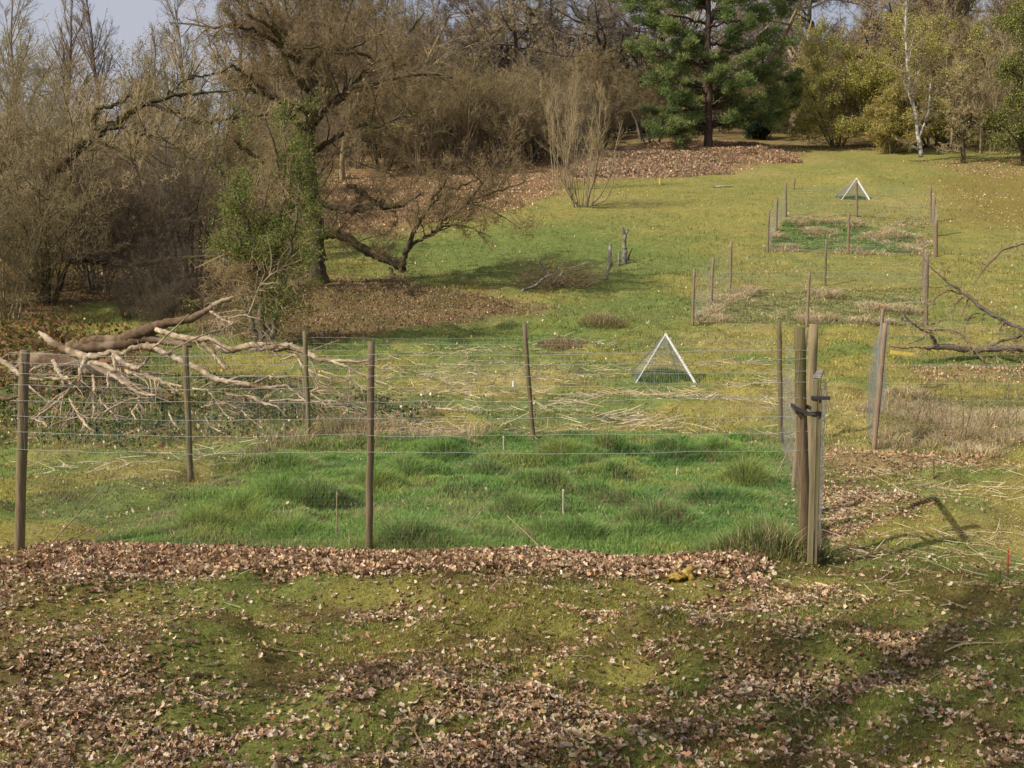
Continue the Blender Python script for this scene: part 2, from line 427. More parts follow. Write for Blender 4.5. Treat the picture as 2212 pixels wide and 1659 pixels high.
M = dict(
    ground=mat_ground(),
    grass=mat_leaf('grass_blade', .35, .7, .2), leaf=mat_leaf('dead_leaf', .15, .8, .35), straw=mat_leaf('straw_stalk', .1, .8, .2),
    foliage=mat_leaf('green_foliage', .35, .6, .3), needle=mat_leaf('pine_needles', .3, .8, .3, .1), bud=mat_leaf('buds', .25, .8, .3),
    post=mat_wood('post_wood', (.11, .082, .048), (.26, .20, .125), (60, 60, 5), (.14, .13, .055)),
    gatepost=mat_wood('gate_post_wood', (.075, .052, .03), (.20, .145, .085), (60, 60, 5), (.11, .10, .04), .7),
    postgrey=mat_wood('post_weathered', (.17, .125, .08), (.30, .235, .16), (60, 60, 5), (.15, .13, .05)),
    stake=mat_wood('stake_wood', (.15, .105, .068), (.29, .215, .145), (60, 60, 5)),
    timber=mat_wood('gate_timber', (.115, .093, .05), (.215, .18, .105), (70, 70, 5), (.15, .145, .045)),
    grey=mat_wood('grey_timber', (.20, .18, .155), (.34, .305, .27), (60, 60, 10)),
    wire=mat_plain('galvanised_wire', (.50, .50, .47), .45, .4),
    chicken=mat_plain('hex_netting_wire', (.34, .34, .32), .5, .4),
    rubber=mat_plain('black_rubber', (.025, .022, .022), .6),
    pegwood=mat_wood('peg_wood', (.34, .28, .2), (.55, .48, .38), (60, 60, 8)),
    white=mat_plain('white_metal', (.66, .67, .69), .5, .0, .25),
    grey_metal=mat_plain('grey_metal', (.22, .23, .25), .4, .6),
    yellow=mat_plain('yellow_paint', (.65, .48, .10), .6, 0, .15),
    amber=mat_plain('amber_plastic', (.47, .33, .075), .35, 0, .4, 45, .4),
    red=mat_plain('red_paint', (.42, .05, .03), .5),
    rust=mat_plain('rusty_steel', (.17, .07, .035), .8),
    dead=mat_wood('dead_bleached_wood', (.20, .14, .085), (.68, .55, .39), (11, 11, 11), (.17, .115, .065), 1.0, .9, 2.6),
    deadbark=mat_wood('dead_bark', (.07, .045, .027), (.20, .135, .08), (12, 12, 12), (.34, .26, .18), .7, .9, 1.5),
    oak=mat_wood('oak_bark', (.04, .031, .021), (.105, .083, .058), (9, 9, 3), (.10, .095, .025), .7),
    moss=mat_wood('mossy_bark', (.045, .035, .022), (.09, .072, .045), (9, 9, 5), (.11, .10, .025), .7, .95, 2.5),
    grbark=mat_wood('grey_bark', (.085, .070, .055), (.19, .16, .13), (8, 8, 3)),
    twig_tan=mat_wood('tan_twigs', (.33, .255, .13), (.58, .46, .26), (2, 2, 2), None, 0),
    twig_brown=mat_wood('brown_twigs', (.24, .175, .088), (.45, .34, .185), (2, 2, 2), None, 0),
    twig_dark=mat_wood('dark_twigs', (.09, .068, .052), (.19, .15, .115), (2, 2, 2), None, 0),
    twig_grey=mat_wood('grey_twigs', (.15, .125, .105), (.29, .245, .205), (2, 2, 2), None, 0),
    twig_olive=mat_wood('olive_twigs', (.19, .165, .07), (.37, .32, .15), (2, 2, 2), None, 0),
    coppice=mat_wood('pale_stem_bark', (.20, .155, .092), (.35, .28, .17), (10, 10, 3), None, .2),
    stump=mat_wood('stump_bark', (.10, .085, .07), (.42, .385, .33), (6, 6, 9), (.09, .075, .055), .5, .85, 5),
    birch=mat_wood('birch_bark', (.30, .26, .22), (.72, .70, .66), (4, 4, 9), (.12, .10, .08), .2, .7, 4),
    pine=mat_wood('pine_bark', (.042, .030, .025), (.11, .072, .052), (6, 6, 2), None, .8),
)

# ------------------------------------------------------------------ branching
def grow(st, d, L, r, K=4, wig=.25, up=.0, taper=.35):
    n = len(st)
    pts = np.empty((n, K, 3)); pts[:, 0] = st
    dd = norm(np.asarray(d, float)); seg = np.asarray(L) / (K - 1)
    for k in range(1, K):
        dd = norm(dd + rng.normal(0, wig, (n, 3)) + np.array([0, 0, up]))
        pts[:, k] = pts[:, k - 1] + dd * seg[:, None]
    t = np.linspace(0, 1, K)
    return pts, np.asarray(r)[:, None] * (1 - (1 - taper) * t)[None]

def spawn(pts, rad, m, t0=.3, t1=1.0, a0=25, a1=60, lf=.6, rf=.6, L=None, flat=0.0, rmin=.002):
    n, K, _ = pts.shape
    if L is None:
        L = np.linalg.norm(np.diff(pts, axis=1), axis=2).sum(1)
    if np.isscalar(m):
        m = np.full(n, m, int)
    pi = np.repeat(np.arange(n), m); c = len(pi)
    t = rng.uniform(t0, t1, c); f = t * (K - 1); i = np.minimum(f.astype(int), K - 2); f = f - i
    a, b = pts[pi, i], pts[pi, i + 1]
    s = a + (b - a) * f[:, None]
    tn = norm(b - a)
    q = rng.normal(0, 1, (c, 3)); q[:, 2] *= (1 - flat)
    q = norm(q - tn * (q * tn).sum(1, keepdims=True))
    an = np.radians(rng.uniform(a0, a1, c))[:, None]
    d = tn * np.cos(an) + q * np.sin(an)
    r = rad[pi, i] + (rad[pi, i + 1] - rad[pi, i]) * f
    return s, d, L[pi] * lf * rng.uniform(.55, 1.25, c) * (1.1 - .55 * t), np.maximum(r * rf, rmin)

def quads(c, size, asp=.55, nrm=None, colr=None, jit=.3, spread=1.0):
    """small leaf-shaped quads (diamonds) at c"""
    n = len(c)
    a = norm(rng.normal(0, 1, (n, 3))) if nrm is None else norm(nrm + rng.normal(0, jit, (n, 3)))
    b = norm(np.cross(a, rng.normal(0, 1, (n, 3))))
    s = (np.asarray(size) * rng.uniform(.6, 1.3, n))[:, None]
    V = np.stack([c - a * s * .5, c + b * s * asp * .5 - a * s * .05, c + a * s * .5, c - b * s * asp * .5 - a * s * .05], 1).reshape(-1, 3)
    Fq = np.arange(4 * n).reshape(-1, 4)
    return V, Fq

def vary(base, n, sv=.25, sh=.12, rep=4):
    base = np.atleast_2d(np.asarray(base, float))
    k = rng.integers(0, len(base), n)
    c = base[k] * rng.lognormal(0, sv, n)[:, None] * (1 + rng.normal(0, sh, (n, 3)))
    return np.repeat(np.clip(c, .004, .9), rep, 0)

def spots(p, n, jit):
    i = rng.integers(0, len(p), n)
    return p[i] + rng.normal(0, jit, (n, 3))

# generic bare trees and shrubs, meshes in local coordinates ----------------------------------
def bare_tree(H, lev, r0, a=(30, 65), lean=.05, up=.06, trunkK=8, buds=6000, budsize=.06, budcol=((.2, .14, .08),), twr=.006, t0=.3, lfs=(.55, .6, .6, .6), wig=.16, stems=1, splay=0.0, sides=(8, 5, 4, 3, 3), budjit=.1):
    if stems == 1:
        st = np.zeros((1, 3)); d = np.array([[rng.normal(0, lean), rng.normal(0, lean), 1.]]); L = np.array([H * .8]); r = np.array([r0])
    else:
        an = rng.uniform(0, 2 * PI, stems); sp = rng.uniform(.1, 1, stems) * splay
        st = np.stack([np.cos(an), np.sin(an), 0 * an], 1) * rng.uniform(0, .22, stems)[:, None] * (1 + splay)
        d = np.stack([np.cos(an) * sp, np.sin(an) * sp, np.ones(stems)], 1); L = H * rng.uniform(.6, 1.0, stems); r = r0 * rng.uniform(.55, 1.1, stems)
    st = st - np.array([0, 0, .15])
    pts, rad = grow(st, d, L, r, trunkK, wig * (.7 if stems == 1 else .45), up * .6, .28)
    tr, cr = MB(), MB()
    tr.add(tube(pts, rad, sides[0]))
    for i, m in enumerate(lev):
        s, d, Lc, rc = spawn(pts, rad, m, t0 if i == 0 else .15, 1.0, a[0], a[1], lfs[min(i, len(lfs) - 1)], .55, L, rmin=twr)
        pts, rad = grow(s, d, Lc, rc, 5 if i == 0 else 4 if i < len(lev) - 1 else 3, wig + .06 * i, up, .4); L = Lc
        (tr if i < 2 and len(lev) > 2 else cr).add(tube(pts, rad, sides[min(i + 1, 4)]), mi=0)
    if buds:
        c = spots(pts[:, 1:].reshape(-1, 3), buds, budjit)
        cr.add(quads(c, budsize, .6), vary(budcol, buds, .3, .1), mi=1)
    return tr, cr

def variant(name, twig, bark, **kw):
    tr, cr = bare_tree(**kw)
    t = new_mesh(name + '_trunk', np.concatenate(tr.V), np.concatenate(tr.F), [M[bark]], None, True)
    c = new_mesh(name + '_crown', np.concatenate(cr.V), np.concatenate(cr.F), [M[twig], M['bud']], np.concatenate(cr.C), True, np.concatenate(cr.M))
    return t, c

def plant(var, name, label, cat, u, D, s=1.0, group=None, rz=None, sink=.1, mats=None, v=None, x=None, sz=1.0):
    """stand a copy of a tree on the terrain at depth D along the column u"""
    if x is None:
        x = float((u - CU) / F * D * 1.0)
    z = float(height(x, D)) - sink
    if mats is None and name in ('brown_shrub', 'understory_shrub', 'bare_tree'):
        k_ = int(rng.integers(0, 8)); mats = (('grbark', 'coppice', None, 'oak')[k_ % 4], ('twig_tan', 'twig_olive', None, None, 'twig_tan', 'twig_grey', 'twig_olive', 'twig_tan')[k_])
    root = thing(name, label, cat, (x, D, z), rng.uniform(0, 2 * PI) if rz is None else rz, group, s)
    root.scale = (s, s, s * sz)
    t, c = var
    a = obj('trunk', t, root); b = obj('crown', c, root)
    if mats:
        for o, m in ((a, mats[0]), (b, mats[1])):
            if m: o.material_slots[0].link = 'OBJECT'; o.material_slots[0].material = M[m]
    return root

# ================================================================== SETTING: ground sheet
def build_ground():
    ya = np.concatenate([np.arange(-40, 1.5, 1.0), np.arange(1.5, 13, .045), 13 * np.exp(np.linspace(0, math.log(75 / 13), 240))[1:], np.linspace(75, 130, 40)[1:], np.geomspace(130, 900, 24)[1:]])
    s = np.linspace(-1, 1, 441); s = np.sign(s) * np.abs(s) ** 1.35
    half = np.where(ya < 1.5, 30, 7 + .72 * np.maximum(ya, 0)); half = np.where((ya >= -40) & (ya < 3), np.maximum(half, 30 - 18 * sstep(-3, 3, ya)), half)
    X = half[:, None] * s[None]; Y = np.repeat(ya[:, None], 441, 1)
    x, y = X.ravel(), Y.ravel()
    V = np.stack([x, y, height(x, y)], 1)
    r, c = len(ya), 441
    i = np.arange(r - 1)[:, None] * c + np.arange(c - 1)[None]
    Fq = np.stack([i, i + 1, i + c + 1, i + c], -1).reshape(-1, 4)
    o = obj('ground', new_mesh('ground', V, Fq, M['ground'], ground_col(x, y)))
    tag(o, 'mossy turf and leaf strewn ground rising into a sloping field', 'ground', None, 'structure')
build_ground()

# ================================================================== GROUND COVER (stuff)
def scatter(n, y0, y1, pw=1.0, margin=.03, xr=None):
    """points in the ground wedge seen by the camera and a little to the sides; density falls with distance"""
    t = rng.uniform(0, 1, n)
    if abs(pw - 1) < 1e-6:
        y = y0 * (y1 / y0) ** t
    else:
        k = 1 - pw; y = (y0 ** k + t * (y1 ** k - y0 ** k)) ** (1 / k)
    x = rng.uniform(-.5, .5, n) * y * (.962 + 2 * margin) + rng.normal(0, .4, n)
    return x, y

def blades(x, y, h, w, lean, colr, tipmix=None, bend=.5):
    """two-quad bent grass blades standing on the terrain"""
    n = len(x)
    z = height(x, y) - .006
    b = np.stack([x, y, z], 1)
    an = rng.uniform(0, 2 * PI, n); d = np.stack([np.cos(an), np.sin(an), 0 * an], 1)
    if lean.ndim == 2: l = lean
    else: l = d * lean[:, None]
    a2 = rng.uniform(0, 2 * PI, n); s = np.stack([np.cos(a2), np.sin(a2), 0 * a2], 1) * (w / 2)[:, None]
    up = np.array([0, 0, 1.])
    m = b + up * (h * .55)[:, None] + l * (h * .35)[:, None]
    t = b + up * (h * (1 - bend * .35))[:, None] + l * (h * (.6 + bend))[:, None]
    V = np.stack([b - s, b + s, m + s * .8, m - s * .8, t + s * .12, t - s * .12], 1).reshape(-1, 3)
    i = np.arange(n)[:, None] * 6
    Fq = np.stack([i + np.array([0, 1, 2, 3]), i + np.array([3, 2, 4, 5])], 1).reshape(-1, 4)
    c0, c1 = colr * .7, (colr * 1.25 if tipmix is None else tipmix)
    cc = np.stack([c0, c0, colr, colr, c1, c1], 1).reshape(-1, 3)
    return (V, Fq), cc

def jitc(c, sv=.2, sh=.08):
    n = len(c)
    return np.clip(c * rng.lognormal(0, sv, n)[:, None] * (1 + rng.normal(0, sh, (n, 3))), .003, .95)

# short turf
b = MB()
x, y = scatter(420000, 3.2, 64, 1.55)
keep = (litter(x, y) < rng.uniform(.15, 1.1, len(x))) & (sdist(x, y, GRASS1) < .02) & (sdist(x, y, PLOT2) < 0)
x, y = x[keep], y[keep]
k = np.clip(y / 6, .55, 6)
h = rng.uniform(.010, .026, len(x)) * k ** .75 * (1 + .8 * sstep(.5, .7, fbm(x, y, 1.3, 91, 3))); w = rng.uniform(.003, .006, len(x)) * k ** .9
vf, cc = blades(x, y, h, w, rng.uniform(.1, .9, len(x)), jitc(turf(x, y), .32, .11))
b.add(vf, cc)
turfo = b.build('turf_grass', M['grass'], smooth=False)
tag(turfo, 'short mossy turf covering the open field', 'grass', None, 'stuff')

# lush long grass of the near enclosure with its tussocks
tus = [(G(u + rng.normal(0, 12), v + rng.normal(0, 4)), r * rng.uniform(.55, 1.0), hh * rng.uniform(.8, 1.3)) for u, v, r, hh in TUS] + [(G(rng.uniform(420, 1640), rng.uniform(985, 1170)), rng.uniform(.06, .14), rng.uniform(.04, .12)) for _ in range(46)]
bb = np.array([GRASS1.min(0), GRASS1.max(0)])
n = 330000
x = rng.uniform(bb[0, 0], bb[1, 0], n); y = rng.uniform(bb[0, 1], bb[1, 1], n)
e = sdist(x, y, GRASS1) + (fbm(x, y, .5, 15, 3) - .5) * .6 * sstep(1.0, -1.5, x) + (fbm(x, y, .3, 16, 3) - .5) * .15
keep = e > 0; x, y, e = x[keep], y[keep], e[keep]
boost = np.zeros(len(x)); lx = rng.normal(0, .25, len(x)); ly = rng.normal(0, .25, len(x)); dk = np.zeros(len(x))
for q, r, hh in tus:
    dx, dy = x - q[0], y - q[1]; d2 = (dx * dx + dy * dy) / (r * r); g = np.exp(-d2 * 1.4)
    boost += g * hh; lx += g * dx / r * .9; ly += g * dy / r * .9; dk = np.maximum(dk, g)
nz = fbm(x, y, .55, 17, 3); n2 = fbm(x, y, 1.6, 19, 3)
h = (.020 + .05 * nz + boost * 1.15) * sstep(-.02, .3, e) * rng.uniform(.6, 1.25, len(x)) + .02
c = mixc(np.broadcast_to(C(.25, .38, .095), (len(x), 3)), C(.15, .29, .075), sstep(.4, .65, n2))
c = mixc(c, C(.37, .40, .10), sstep(.55, .75, nz) * .6)
east = sstep(1.4, 2.6, x - .22 * (y - 7)) ; c = mixc(c, C(.42, .34, .19), (rng.uniform(0, 1, len(x)) < .06 + .40 * east + .40 * sstep(.55, .72, fbm(x, y, .4, 23, 3)) + .5 * sstep(.5, .05, e) * sstep(.3, -1, x)) * .85)
c = c * (1 - .2 * dk)[:, None]
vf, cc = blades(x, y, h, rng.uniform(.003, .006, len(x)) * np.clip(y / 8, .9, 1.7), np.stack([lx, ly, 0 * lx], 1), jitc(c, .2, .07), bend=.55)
b = MB().add(vf, cc)
tag(b.build('long_grass', M['grass'], smooth=False), 'lush green tussocky grass filling the nearest wire enclosure', 'grass', None, 'stuff')

# tan tussock grass of the other enclosures
def plot_grass(name, poly, n, hr, wr, greens, tans, tanshare, label, s=1.2):
    bb = np.array([poly.min(0), poly.max(0)])
    x = rng.uniform(bb[0, 0], bb[1, 0], n); y = rng.uniform(bb[0, 1], bb[1, 1], n)
    e = sdist(x, y, poly) + (fbm(x, y, 1.0, 25, 3) - .5) * .8
    keep = (e > 0) & (np.abs(x) < .56 * y + 1); x, y, e = x[keep], y[keep], e[keep]
    t = fbm(x, y * .8, s * .6, 27, 4); tn = sstep(.62 - tanshare * .4, .78 - tanshare * .4, t)
    h = (hr[0] + (hr[1] - hr[0]) * tn) * rng.uniform(.5, 1.3, len(x))
    g = np.array(greens)[rng.integers(0, len(greens), len(x))]; tt = np.array(tans)[rng.integers(0, len(tans), len(x))]
    c = np.where((rng.uniform(0, 1, len(x)) < tn * .85 + .08)[:, None], tt, g)
    gx = fbm(x + .1, y * .8, s * .6, 27, 4) - t; gy = fbm(x, y * .8 + .08, s * .6, 27, 4) - t
    l = np.stack([-gx * 6 + rng.normal(0, .5, len(x)), -gy * 6 + rng.normal(0, .5, len(x)), 0 * x], 1)
    vf, cc = blades(x, y, h, rng.uniform(*wr, len(x)), np.clip(l, -1.2, 1.2), jitc(c, .25, .08), bend=.6)
    tag(MB().add(vf, cc).build(name, M['grass'], smooth=False), label, 'grass', None, 'stuff')
TAN = [(.54, .43, .25), (.62, .52, .33), (.44, .34, .19)]
plot_grass('long_grass', PLOT2, 60000, (.06, .20), (.012, .03), [(.28, .31, .10), (.33, .33, .13)], TAN, .30, 'tan and green tussock grass in the middle enclosure up the slope')
plot_grass('long_grass', PLOT3G, 45000, (.10, .26), (.016, .04), [(.17, .31, .075), (.23, .33, .09)], TAN, .12, 'bright green grass with a few tan tufts in the farthest enclosure')
plot_grass('long_grass', PLOT3, 22000, (.06, .14), (.016, .04), [(.31, .30, .10), (.35, .31, .13)], TAN, .35, 'short straw tinted grass around the edges of the farthest enclosure')
plot_grass('long_grass', PLOT4, 60000, (.04, .14), (.005, .010), [(.26, .28, .09), (.32, .29, .12)], TAN, .42, 'straw coloured rough grass inside the enclosure on the right')

# dead leaves
def leaf_cloud(x, y, z, size, colr, flat=.5, curl=.5):
    """curled lobed leaves, eight faces each"""
    n = len(x)
    up = norm(np.stack([rng.normal(0, flat, n), rng.normal(0, flat, n), np.ones(n)], 1))
    an = rng.uniform(0, 2 * PI, n); f = np.stack([np.cos(an), np.sin(an), 0 * an], 1)
    f = norm(f - up * (f * up).sum(1, keepdims=True)); s = np.cross(up, f)
    prof = [(-.5, .10), (-.22, .30), (-.05, .20), (.2, .33), (.5, .06)]
    cu = rng.uniform(-.4, 1.5, n) * curl; cv = rng.uniform(-.5, 1.5, n) * curl
    o = np.stack([x, y, z], 1); rows = []
    for a, wd in prof:
        for sg in (-1, 0, 1):
            wv = wd * sg * rng.uniform(.45, 1.45, n)
            rows.append(o + size[:, None] * (f * a + s * wv[:, None] * (1 - .25 * np.abs(cv))[:, None] + up * (cu * a * a * 1.4 + cv * abs(wd * sg) * 1.5)[:, None]))
    V = np.stack(rows, 1).reshape(-1, 3)
    q = np.array([[r * 3 + c, r * 3 + c + 1, r * 3 + c + 4, r * 3 + c + 3] for r in range(4) for c in range(2)])
    Fq = (np.arange(n)[:, None, None] * 15 + q[None]).reshape(-1, 4)
    return (V, Fq), np.repeat(colr, 15, 0)
LEAFC = np.array([(.50, .365, .24), (.40, .275, .165), (.66, .53, .39), (.30, .19, .105), (.46, .32, .19), (.19, .115, .065)])
b = MB()
x, y = scatter(300000, 3.2, 11.5, 1.3)
keep = (litter(x, y) * .95 > rng.uniform(0, 1, len(x))); x, y = x[keep], y[keep]
n = len(x); z = height(x, y) + rng.uniform(.004, .018, n)
pk = rng.integers(0, 6, n)
vf, cc = leaf_cloud(x, y, z, rng.uniform(.012, .036, n), np.minimum(jitc(LEAFC[pk], .32, .06), [.70, .58, .45]), .5, .8); b.add(vf, cc)
# small broken bits of leaf and moss
x, y = scatter(110000, 3.2, 9.5, 1.4); keep = (litter(x, y) * .6 + .25) * sstep(.3, .6, fbm(x, y, .3, 45, 3)) > rng.uniform(0, 1, len(x)); x, y = x[keep], y[keep]; n = len(x)
b.add(quads(np.stack([x, y, height(x, y) + rng.uniform(.004, .016, n)], 1), rng.uniform(.004, .013, n), .6, np.array([[0, 0, 1.]]), jit=.8), np.repeat(np.minimum(jitc(LEAFC[rng.integers(0, 6, n)] * .85, .35, .06), [.6, .48, .36]), 4, 0))
# the drift against the netting
n = 80000
e = FB - FA; t = rng.uniform(0, 1, n); nn = np.array([-e[1], e[0]]) / np.linalg.norm(e)
x = FA[0] + e[0] * t; y = FA[1] + e[1] * t; s = rng.uniform(-1.2, .1, n); x, y = x + nn[0] * s, y + nn[1] * s
keep = drift(x, y) ** 1.4 > rng.uniform(0.05, 1, n); x, y = x[keep], y[keep]; n = len(x)
vf, cc = leaf_cloud(x, y, height(x, y) + rng.uniform(-.01, .035, n), rng.uniform(.022, .050, n), jitc(LEAFC[rng.integers(0, 6, n)] * np.array([1.0, .97, .95]), .25, .05), .8, .9); b.add(vf, cc)
tag(b.build('leaf_litter', M['leaf'], smooth=False), 'curled brown oak leaves lying over the turf and drifted against the fence', 'dead leaves', None, 'stuff')
b = MB()
x, y = scatter(330000, 11.5, 72, .6)
keep = (litter(x, y) * .9 > rng.uniform(0, 1, len(x))); x, y = x[keep], y[keep]; n = len(x)
vf = quads(np.stack([x, y, height(x, y) + .03], 1), rng.uniform(.04, .08, n) * np.clip(y / 28, .75, 1.5), .6, np.array([[0, 0, 1.]]), jit=.7)
lc = LEAFC[rng.integers(0, 5, n)] * np.array([1, .90, .86]) * (1 - .50 * sstep(-1, .5, sdist(x, y, FLOOR)))[:, None]  # leaves on the wood floor coloured darker to carry the shade there
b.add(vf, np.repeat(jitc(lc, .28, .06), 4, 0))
# pale flecks on the mossy slope to the right
x, y = scatter(22000, 34, 56, .6); keep = (sdist(x, y, MOSSR) > -.5) & (rng.uniform(0, 1, len(x)) < .5 * sstep(.42, .6, fbm(x, y, 2.5, 33, 3))); x, y = x[keep], y[keep]; n = len(x)
b.add(quads(np.stack([x, y, height(x, y) + .05], 1), rng.uniform(.045, .08, n), .6, np.array([[0, 0, 1.]]), jit=.7), np.repeat(jitc(np.broadcast_to(C(.55, .46, .33), (n, 3)), .2, .05), 4, 0))
# thin sprinkle of pale leaves over the open field
x, y = scatter(5000, 8, 60, .9); n = len(x)
b.add(quads(np.stack([x, y, height(x, y) + .02 + y * .0004], 1), rng.uniform(.03, .055, n) * np.clip(y / 20, .8, 1.7), .6, np.array([[0, 0, 1.]]), jit=.6), np.repeat(jitc(np.broadcast_to(C(.50, .40, .27), (n, 3)), .3, .06), 4, 0))
tag(b.build('leaf_litter', M['leaf'], smooth=False), 'pinkish brown dead leaves covering the wood floor and far slope', 'dead leaves', None, 'stuff')

# cut straw and bracken stalks
b = MB()
def stalks(poly, n, lr, thr, seed):
    bb = np.array([poly.min(0), poly.max(0)])
    x = rng.uniform(bb[0, 0], bb[1, 0], n); y = rng.uniform(bb[0, 1], bb[1, 1], n)
    keep = (sdist(x, y, poly) > -.2) & (fbm(x, y * 1.4, 1.4, seed, 4) > rng.uniform(thr, thr + .25, n)) & (np.abs(x) < .56 * y + .5) & (sdist(x, y, PLOT1) < .1)
    x, y = x[keep], y[keep]; n = len(x)
    an = rng.normal(0, 1.0, n) + PI * (rng.uniform(0, 1, n) < .5); d = np.stack([np.cos(an), np.sin(an), np.abs(rng.normal(0, .16, n))], 1)
    L = rng.uniform(*lr, n); st = np.stack([x, y, height(x, y) + .012], 1)
    pts, rad = grow(st, d, L, rng.uniform(.0018, .0045, n) * np.clip(y / 11, .8, 1.6), 3, .08, 0, .6)
    b.add(tube(pts, rad, 3), np.repeat(jitc(np.broadcast_to(C(.58, .48, .32), (n, 3)), .25, .05), 9, 0))
stalks(STRAW, 4200, (.06, .32), .43, 51); stalks(STRAWR, 1500, (.06, .25), .44, 52)
stalks(gpoly([(690, 960), (860, 870), (1250, 850), (1690, 855), (1690, 945), (1120, 946)]), 3200, (.1, .5), .36, 56)
stalks(gpoly([(0, 960), (600, 950), (480, 1050), (300, 1110), (0, 1130)]), 900, (.1, .35), .42, 53); stalks(gpoly([(1700, 1200), (2300, 1200), (2300, 1659), (1700, 1659)]), 600, (.04, .16), .4, 54)
stalks(gpoly([(100, 1230), (1700, 1230), (1700, 1659), (0, 1659)]), 500, (.04, .13), .4, 55)
tag(b.build('straw_litter', M['straw'], smooth=False), 'pale broken bracken stalks strewn over the turf behind the near enclosure', 'straw', None, 'stuff')

# ivy and bramble under the fallen tree, bracken on the bank and below the pine
def cover(poly, n, h, size, cols, name, label, cat, nrmup=.8, s=.7, edge=.0):
    bb = np.array([poly.min(0), poly.max(0)])
    x = rng.uniform(bb[0, 0], bb[1, 0], n); y = rng.uniform(bb[0, 1], bb[1, 1], n)
    g = fbm(x, y, s, 57, 3)
    keep = (sdist(x, y, poly) + (g - .5) * (1.2 if s < 1 else 9) > edge) & (g > rng.uniform(.25, .55, n)) & (np.abs(x) < .58 * y + 1); x, y, g = x[keep], y[keep], g[keep]; n = len(x)
    z = height(x, y) + h * rng.uniform(0, 1, n) ** 1.3 * sstep(.3, .7, g) * 1.4 * (1 if s < 1 else sstep(-2.5, 1.5, sdist(x, y, poly))) + .02
    vf = quads(np.stack([x, y, z], 1), size * rng.uniform(.6, 1.3, n), .75, np.array([[0, 0, nrmup]]), jit=.6)
    tag(MB().add(vf, vary(cols, n, .28, .1)).build(name, M['foliage'], smooth=False), label, cat, None, 'stuff')
cover(IVY, 19000, .10, .045, [(.06, .12, .032), (.09, .15, .035), (.04, .08, .025), (.20, .14, .07)], 'ivy_cover', 'dark green ivy and bramble growing under the dead branches', 'ground cover')
BRK = gpoly([(1360, 345), (1690, 352), (1660, 322), (1600, 316), (1380, 316)])
cover(BRK, 70000, .32, .11, [(.40, .25, .15), (.52, .36, .23), (.30, .18, .11), (.48, .37, .24)], 'dead_bracken', 'rusty brown dead bracken below the pine', 'bracken', .3, 2.0, -1)
cover(gpoly([(-100, 720), (120, 720), (260, 740), (330, 800), (200, 860), (-100, 860)]), 9000, .4, .10, [(.25, .13, .055), (.18, .10, .045), (.10, .11, .03), (.30, .19, .10)], 'dead_bracken', 'brown bracken and fern behind the post at the left of the near fence', 'bracken', .3, .8)
cover(gpoly([(1230, 385), (1560, 372), (1500, 318), (1240, 330)]), 40000, .3, .13, [(.40, .27, .17), (.50, .36, .24), (.30, .20, .12), (.44, .35, .23)], 'dead_bracken', 'faded bracken on the bank behind the multi-stemmed bush', 'bracken', .3, 2.0, -1)

# ================================================================== FENCES
def post_geom(base, tu, tv, r, taper=.95):
    top = at(tu, tv, base[1] + .01)
    d = norm(top - base); L = np.linalg.norm(top - base)
    k = 9; t = np.linspace(0, 1, k)
    pts = (base - d * .12)[None] + d[None] * (t * (L + .12))[:, None]
    pts[1:-1] += rng.normal(0, r * .07, (k - 2, 3)) * np.array([1, 1, 0])
    return tube(pts, r * (1 - (1 - taper) * t), 12, cap=True, rough=.025), top

def add_post(root, base, tu, tv, r, m='post'):
    vf, top = post_geom(np.asarray(base), tu, tv, r)
    off = np.array(root.location)
    MB().add(vf).build('post', M[m], root, off)
    return np.asarray(base), top

def seg_tubes(A, B, r, sides=3):
    return tube(np.stack([A, B], 1), np.full((len(A), 2), r), sides)

def net_span(mb, A, B, hs, r=.0013, dv=.15, sag=.012, vert=True, push=(0, 0, 0)):
    """stock netting between two posts: wavy line wires at heights hs and thin uprights"""
    A, B = np.asarray(A) + push, np.asarray(B) + push
    L = np.linalg.norm(B - A); k = max(6, int(L / .12)); t = np.linspace(0, 1, k)
    hs = np.asarray(hs)
    base = A[None] + (B - A)[None] * t[:, None]
    ph = rng.uniform(0, 6, len(hs))
    w = np.stack([base + np.array([0, 0, 1.]) * (h_ - sag * 4 * t * (1 - t) * rng.uniform(.2, 1.4) + np.sin(t * L * 3 + p_) * .005 + rng.normal(0, .0028, k))[:, None] for h_, p_ in zip(hs, ph)])
    mb.add(tube(w, np.full(w.shape[:2], r), 4))
    if vert:
        m = int(L / dv); tv = (np.arange(m) + .5) / m
        f = tv * (k - 1); i = np.minimum(f.astype(int), k - 2); f = f - i
        P_ = w[:, i] + (w[:, i + 1] - w[:, i]) * f[None, :, None]      # wires x uprights
        P_ = P_.transpose(1, 0, 2)
        P_[:, 1:-1, :2] += rng.normal(0, .004, P_[:, 1:-1, :2].shape)
        mb.add(tube(P_, np.full(P_.shape[:2], r * .5), 3))

